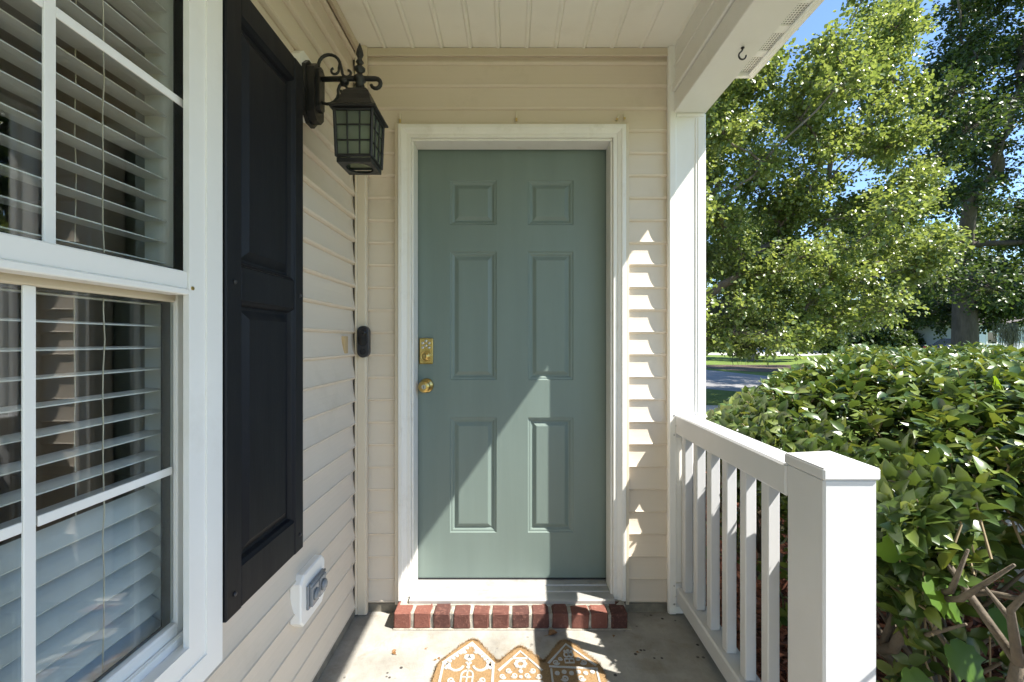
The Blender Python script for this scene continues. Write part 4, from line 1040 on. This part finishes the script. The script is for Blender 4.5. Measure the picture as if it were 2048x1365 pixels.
# ================================================================== TREES
def in_poly(x, y, poly):
    c = False; j = len(poly) - 1
    for i in range(len(poly)):
        (xi, yi), (xj, yj) = poly[i], poly[j]
        if (yi > y) != (yj > y) and x < (xj - xi) * (y - yi) / (yj - yi) + xi: c = not c
        j = i
    return c
def sample_clumps(n_, poly, d0, d1, zmin):
    xs = [p[0] for p in poly]; ys = [p[1] for p in poly]; out_ = []
    while len(out_) < n_:
        x, y = random.uniform(min(xs), max(xs)), random.uniform(min(ys), max(ys))
        if not in_poly(x, y, poly): continue
        p = px(x, y, random.triangular(d0, d1))
        if p[2] > zmin: out_.append(p)
    return out_
def make_tree(name, label, stem, r0, clumps, rad, ntw, nlf, lsize, leafmat, group=None, limb_r=.016, droop=.5, twig_r=.006, barkmat='bark'):
    base = stem[0]; root = thing(name, label, 'tree', tuple(base), group)
    nodes = [np.array(p, float) for p in stem]; par = [-1] + list(range(len(stem) - 1)); top_ = nodes[-1]
    order = sorted(range(len(clumps)), key=lambda i: np.linalg.norm(clumps[i] - top_))
    first = max(1, len(stem) // 2)
    cl_nodes = []
    for i in order:
        c = clumps[i]; NA = np.array(nodes[first:]); dist = np.linalg.norm(NA - c, axis=1)
        out_pen = np.maximum(0, np.linalg.norm(NA - top_, axis=1) - np.linalg.norm(c - top_)) * 3
        down = np.maximum(0, NA[:, 2] - c[2]) * .8
        j = int(np.argmin(dist + .40 * np.linalg.norm(NA - top_, axis=1) + out_pen + down)) + first
        L_ = np.linalg.norm(c - nodes[j])
        if L_ > 2.2 * rad:
            k_ = max(1, int(L_ / (1.6 * rad))); p0 = nodes[j]; pr = j
            for q in range(1, k_):
                t = q / k_; mid = p0 + (c - p0) * t + rng.normal(0, .08 * L_ / k_, 3) + np.array([0, 0, -.06 * L_ * math.sin(math.pi * t)])
                nodes.append(mid); par.append(pr); pr = len(nodes) - 1
            j = pr
        nodes.append(c); par.append(j); cl_nodes.append(len(nodes) - 1)
    cnt = np.zeros(len(nodes)); cnt[cl_nodes] = 1
    for i in range(len(nodes) - 1, 0, -1): cnt[par[i]] += cnt[i]
    rr = limb_r * np.sqrt(np.maximum(cnt, .6)); s_n = len(stem)
    for i in range(s_n): rr[i] = max(rr[i] if i >= s_n - 1 else 0, r0 * (1 - .42 * i / max(1, s_n - 1)))
    parts = []
    for i in range(1, len(nodes)):
        a, b = nodes[par[i]], nodes[i]; L_ = np.linalg.norm(b - a)
        ra_ = min(rr[par[i]], rr[i] * 1.5) if i >= s_n else rr[par[i]]
        m1 = a + (b - a) * .33 + rng.normal(0, .05 * L_, 3) * (i >= s_n); m2 = a + (b - a) * .67 + rng.normal(0, .05 * L_, 3) * (i >= s_n)
        parts.append(tube([a, m1, m2, b], [ra_, ra_ * .7 + rr[i] * .3, ra_ * .3 + rr[i] * .7, rr[i]], 10 if rr[i] > .1 else 6, cap=False))
    fl = [(base + np.array([0, 0, -.2]), r0 * 1.5), (base + np.array([0, 0, .12]), r0 * 1.3), (base + np.array([0, 0, .5]), r0 * 1.03)]
    parts.append(tube([f[0] for f in fl], [f[1] for f in fl], 12))
    obj('trunk', join(*parts), barkmat, root, True)
    C = np.repeat(np.array(clumps), ntw, axis=0); n_ = len(C)
    dirs = unit(n_); dirs[:, 2] = dirs[:, 2] * .8 + .1; rl = rad * rng.uniform(.35, 1.0, (n_, 1)) ** .7
    E = C + dirs * rl
    # twigs (thin three-sided strips)
    t3 = []; Fq = []
    side = np.cross(dirs, unit(n_)); side /= np.linalg.norm(side, axis=1, keepdims=True); s2 = np.cross(dirs, side)
    offs = [(1, 0), (-.5, .87), (-.5, -.87)]
    V = np.concatenate([np.stack([C + twig_r * (a * side + b * s2) for a, b in offs], 1), np.stack([E + twig_r * .4 * (a * side + b * s2) for a, b in offs], 1)], 1).reshape(-1, 3)
    b6 = (np.arange(n_) * 6)[:, None]; Fq = np.concatenate([b6 + np.array([[k, (k + 1) % 3, 3 + (k + 1) % 3, 3 + k]]) for k in range(3)])
    tag(big_mesh('twigs', V, Fq, barkmat, root), kind='stuff')
    m = n_ * nlf
    t = rng.uniform(.35, 1.08, (n_, nlf, 1)); P = (C[:, None] + (E - C)[:, None] * t + rng.normal(0, rad * .07, (n_, nlf, 3))).reshape(-1, 3)
    A = (np.repeat(dirs, nlf, axis=0) * .6 + unit(m) * .9); A[:, 2] -= droop
    Nn = unit(m) * .55 + np.array([SUN.x * .35, SUN.y * .35, .75])
    V, Fq = leaf_cloud(P, A, Nn, rng.uniform(.7, 1.25, m) * lsize, .46, .12, .15)
    cr = tag(big_mesh('crown', V, Fq, leafmat, root), kind='stuff')
    return root

# bright maple whose trunk stands behind the half column
polyA = [(1300, 60), (1500, 60), (1575, 150), (1650, 70), (1700, 20), (1760, -60), (1810, -40), (1830, 90), (1845, 230), (1870, 330), (1870, 430), (1895, 480), (1870, 545), (1800, 590), (1760, 640), (1660, 665), (1600, 690), (1480, 700), (1300, 640), (1230, 400), (1250, 200)]
gA = GZ
make_tree('maple_tree', 'bright green leafy maple spreading out from behind the half column', [np.array([3.75, 9.6, gA]), np.array([3.78, 9.6, .6]), np.array([3.85, 9.65, 1.3]), np.array([4.0, 9.7, 2.0])], .20,
          sample_clumps(250, polyA, 7.2, 12.4, .9) + sample_clumps(26, [(1400, 620), (1700, 600), (1680, 660), (1560, 690), (1400, 695)], 8.5, 12.4, .6), .60, 36, 14, .076, 'leaf_maple', limb_r=.0085, twig_r=.004, droop=.3)
polyB = [(1640, 560), (1600, 640), (1680, 600), (1760, 590), (1860, 520), (1850, 380), (1840, 300), (1850, 150), (1900, 60), (1850, -40), (1900, -200), (2100, -330), (2350, -250), (2500, 50), (2480, 400), (2300, 640), (2050, 655), (1900, 650), (1700, 665)]
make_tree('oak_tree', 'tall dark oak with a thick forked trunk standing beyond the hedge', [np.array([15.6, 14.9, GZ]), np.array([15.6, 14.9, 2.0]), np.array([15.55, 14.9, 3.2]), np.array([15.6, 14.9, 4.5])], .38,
          sample_clumps(230, polyB, 11.5, 19.5, 1.2), 1.0, 40, 15, .105, 'leaf_oak_shaded', limb_r=.0155, twig_r=.007, barkmat='bark_dark')
polyC = [(1400, 480), (1480, 420), (1580, 470), (1640, 560), (1640, 640), (1600, 680), (1540, 690), (1440, 690), (1380, 660), (1360, 560)]
make_tree('maple_tree', 'green tree with a slim trunk in the mulch island across the road', [np.array([16.05, 28.8, gz(28.8)]), np.array([16.0, 28.8, 1.6]), np.array([15.9, 28.8, 3.2])], .24,
          sample_clumps(46, polyC, 26, 33, 1.5), 1.3, 30, 12, .22, 'leaf_maple', limb_r=.03, twig_r=.012)
polyD = [(1480, 470), (1560, 430), (1660, 480), (1700, 600), (1690, 655), (1600, 668), (1500, 668), (1460, 600)]
make_tree('oak_tree', 'thick trunked oak beside the curving driveway across the road', [np.array([33.2, 55, gz(55)]), np.array([33.2, 55, 2.3]), np.array([33.0, 55, 5])], .48,
          sample_clumps(40, polyD, 50, 61, 2.6), 2.6, 32, 12, .42, 'leaf_far', limb_r=.06, twig_r=.02)
# wood behind the lawn: single trees with their own trunks
bgt = [(1690, 46, 'oak with dark foliage behind the lawn, next to the far pale garage'), (1755, 52, 'straight trunked oak in the wood behind the lawn'), (1820, 44, 'low limbed dark oak in the wood, left of the thick forked trunk'),
       (1890, 56, 'dark oak deep in the wood behind the thick forked trunk'), (1985, 62, 'dark oak behind the blue car and the pale house'), (2090, 50, 'dark oak beside the pale house'), (1430, 75, 'pale green tree far behind the road, beside the half column')]
for (x, d, lab) in bgt:
    b = px(x, 700, d); b[2] = gz(d)
    poly = [(x - 85, 480), (x - 40, 400), (x + 50, 400), (x + 90, 490), (x + 85, 640), (x + 40, 672), (x - 50, 672), (x - 90, 620)]
    make_tree('oak_tree', lab, [b, b + np.array([.1, 0, 1.8]), b + np.array([-.1, .2, 3.4])], .26,
              sample_clumps(26, poly, d - 5, d + 5, 1.6), 2.3, 26, 11, .38, 'leaf_far', 'trees of the wood behind the lawn', limb_r=.05, twig_r=.016)

# understorey shrubs along the back of the lawn
for k, x in enumerate((1660, 1705, 1750, 1795, 1840, 1885, 2035)):
    d = 41 + 3 * (k % 3); c = px(x, 690, d); c[2] = gz(d)
    t = thing('understorey_bush', 'dark leafy bush at the back edge of the lawn under the oaks', 'bush', tuple(c), 'bushes at the back of the lawn')
    n_ = 1500; P = c + unit(n_) * rng.uniform(.4, 1, (n_, 1)) * np.array([1.5, 1.3, 1.3]) + np.array([0, 0, 1.1]); P[:, 2] = np.maximum(P[:, 2], c[2] + .05)
    V, Fq = leaf_cloud(P, unit(n_), unit(n_) + np.array([0, 0, .8]), rng.uniform(.18, .36, n_), .4)
    tag(big_mesh('foliage', V, Fq, 'leaf_far', t), kind='stuff')
    obj('stem', tube([c + np.array([0, 0, -.1]), c + np.array([.05, 0, 1.4])], [.06, .03], 6), 'bark', t)

# hanging moss
def moss(x, y, d, wd, ln_, n_, label):
    c = px(x, y, d); t = thing('hanging_moss', label, 'moss', tuple(c), 'moss hanging from the trees'); parts = []
    for _ in range(n_):
        p = c + np.array([rng.normal(0, wd * .5), rng.normal(0, wd * .5), rng.uniform(-.1, .15)]); L_ = ln_ * rng.uniform(.35, 1.1)
        q = [p + np.array([rng.normal(0, .03), rng.normal(0, .03), -L_ * t_]) for t_ in (0, .35, .7, 1)]
        parts.append(tube(q, [.005, .007, .005, .001], 3, cap=False))
    tag(obj('strands', join(*parts), 'moss', t), kind='stuff')
moss(1430, 600, 9.6, .35, 1.0, 120, 'grey moss curtain hanging low from the bright maple beside the half column')
moss(1475, 690, 10.5, .22, .45, 70, 'short grey moss tuft hanging from a low maple branch over the road')
moss(1520, 640, 10.2, .25, .6, 70, 'grey moss tuft hanging from the bright maple in front of the slim trunk')
moss(1668, 640, 12.5, .18, .5, 50, 'pale grey moss wisp hanging at the edge of the dark wood')
moss(2020, 655, 13.5, .26, .8, 220, 'long grey moss hanging from the dark oak in front of the pale house')

# ================================================================== FAR THINGS: cars, houses
def make_car(name, label, loc, rz, paint, suv, L_=4.6, W=1.8, Ht=1.45):
    t = thing(name, label, 'car', loc)
    def T(v):
        v = np.asarray(v, float); c, s = math.cos(rz), math.sin(rz)
        return np.column_stack([loc[0] + v[:, 0] * c - v[:, 1] * s, loc[1] + v[:, 0] * s + v[:, 1] * c, loc[2] + v[:, 2]])
    def part(nm, vf, mat, par=None, sm=False): return obj(nm, (T(vf[0]), vf[1]), mat, par or t, sm)
    h = L_ / 2; zb = .62 * Ht
    if suv: low = [(-h, .45, .62), (-h + .05, .30, zb), (-h + .4, .26, zb + .02), (0, .24, zb + .01), (h - 1.2, .24, zb - .02), (h - .35, .26, zb - .12), (h - .05, .32, zb - .22), (h, .42, zb - .3)]
    else: low = [(-h, .42, .75), (-h + .06, .28, zb + .02), (-h + .7, .22, zb + .04), (0, .2, zb), (h - 1.3, .2, zb - .02), (h - .4, .24, zb - .16), (h - .06, .3, zb - .26), (h, .38, .52)]
    V = []; Fs = []
    for i, (x, z0, z1) in enumerate(low):
        k = .86 if i in (0, len(low) - 1) else 1.0; hw = W / 2 * k
        V += [(x, -hw * .92, z0), (x, -hw, z0 + (z1 - z0) * .45), (x, -hw * .97, z1 - .05), (x, -hw * .88, z1), (x, hw * .88, z1), (x, hw * .97, z1 - .05), (x, hw, z0 + (z1 - z0) * .45), (x, hw * .92, z0)]
    for i in range(len(low) - 1):
        for k in range(8): Fs.append((8 * i + k, 8 * i + (k + 1) % 8, 8 * i + 8 + (k + 1) % 8, 8 * i + 8 + k))
    Fs += [tuple(range(8))[::-1], tuple(range(8 * (len(low) - 1), 8 * len(low)))]
    body = part('body', (V, Fs), paint, None, True)
    x0, x1 = (-h + .12, h - 1.25) if suv else (-h + .75, h - 1.35); r0_, r1_ = (x0 + .3, x1 - .75) if suv else (x0 + .75, x1 - .8); z0 = zb - .01; zt = Ht
    hw0, hw1 = W / 2 * .88, W / 2 * .68
    part('cabin', ([(x0, -hw0, z0), (x1, -hw0, z0), (x1, hw0, z0), (x0, hw0, z0), (r0_, -hw1, zt), (r1_, -hw1, zt), (r1_, hw1, zt), (r0_, hw1, zt)], hexa(np.zeros((8, 3)))[1]), paint)
    def lerp(s, u, v):     # point on the cabin side
        a = x0 + (x1 - x0) * u; b = r0_ + (r1_ - r0_) * u; y_ = (hw0 + (hw1 - hw0) * v + .006) * s
        return (a + (b - a) * v, y_, z0 + (zt - z0) * v)
    for s in (-1, 1):
        for (u0, u1) in ((.06, .30), (.34, .62), (.66, .94)):
            q = [lerp(s, u0, .12), lerp(s, u1, .12), lerp(s, u1, .86), lerp(s, u0, .86)]; qi = [(p[0], p[1] - s * .02, p[2]) for p in q]
            part('window', hexa(q + qi), 'car_glass')
    for (xa, xb, sg) in ((x1, r1_, 1), (x0, r0_, -1)):
        f = lambda u, v: (xa + (xb - xa) * v + sg * .008, u * (hw0 + (hw1 - hw0) * v), z0 + (zt - z0) * v)
        q = [f(-.88, .1), f(.88, .1), f(.88, .9), f(-.88, .9)]; part('windscreen', hexa(q + [(p[0] - sg * .02, p[1], p[2]) for p in q]), 'car_glass')
    for x in (-h + .85, h - .9):
        for s in (-1, 1):
            ty = part('wheel', lathe([(.20, -.11), (.32, -.11), (.335, -.06), (.335, .06), (.32, .11), (.20, .11)], (x, s * (W / 2 - .12), .335), 1, 20), 'tyre')
            part('rim', lathe([(.20, -.10), (.19, .112), (.06, .116), (.02, .12)] if s > 0 else [(.02, -.12), (.06, -.116), (.19, -.112), (.20, .10)], (x, s * (W / 2 - .12), .335), 1, 14), 'rim', ty)
    for s in (-1, 1):
        part('headlight', box(h - .10, h + .012, s * .55 - .16, s * .55 + .16, zb - .42, zb - .28), 'lamp_clear')
        part('tail_light', box(-h - .012, -h + .10, s * .62 - .12, s * .62 + .12, zb - .30, zb - .08), 'lamp_red')
        part('mirror', box(x1 - .45, x1 - .30, s * (W / 2 + .0) - .08, s * (W / 2) + .08, zb + .02, zb + .16), paint)
    return t
make_car('parked_car', 'dark blue car parked beyond the thick forked tree trunk', (36.6, 35.5, gz(35.5)), math.radians(6), 'car_dark', False)
make_car('parked_car', 'silver grey sport utility car parked at the end of the driveway', (41.6, 61, gz(61)), math.radians(172), 'car_grey', True, 4.8, 1.9, 1.75)

def make_house(label, x0, x1, y0, y1, g, hw, doors, wins):
    t = thing('neighbour_house', label, 'house', ((x0 + x1) / 2, y0, g))
    obj('wall', box(x0, x1, y0, y1, g - .3, g + hw), 'far_wall', t)
    ym = (y0 + y1) / 2
    obj('roof', ([(x0 - .5, y0 - .5, g + hw), (x1 + .5, y0 - .5, g + hw), (x1 + .5, y1 + .5, g + hw), (x0 - .5, y1 + .5, g + hw), (x0 - .5, ym, g + hw + 2.6), (x1 + .5, ym, g + hw + 2.6)],
                 [(0, 1, 5, 4), (2, 3, 4, 5), (0, 4, 3), (1, 2, 5), (3, 2, 1, 0)]), 'roof', t)
    for (a, b) in doors:
        o = obj('garage_door', cbox(a, b, y0 - .05, y0 + .05, g, g + 2.2, .02), 'white', t)
        for k in range(4): obj('panel', cbox(a + .1, b - .1, y0 - .08, y0 - .051, g + .08 + k * .54, g + .52 + k * .54, .01), 'white', o)
    for (a, b) in wins:
        o = obj('window', cbox(a, b, y0 - .04, y0 + .04, g + .9, g + 2.1, .01), 'white', t); obj('pane', box(a + .1, b - .1, y0 - .05, y0 - .041, g + 1.0, g + 2.0), 'car_glass', o)
make_house('pale house wall standing behind the dark blue parked car', 41, 58, 38.5, 47, gz(38.5), 2.7, [(48.5, 53)], [(42.2, 43.2)])
make_house('pale garage far behind the lawn beside the grey parked car', 49, 62, 70, 79, gz(70), 2.7, [(50, 54.6)], [(57, 58.4)])
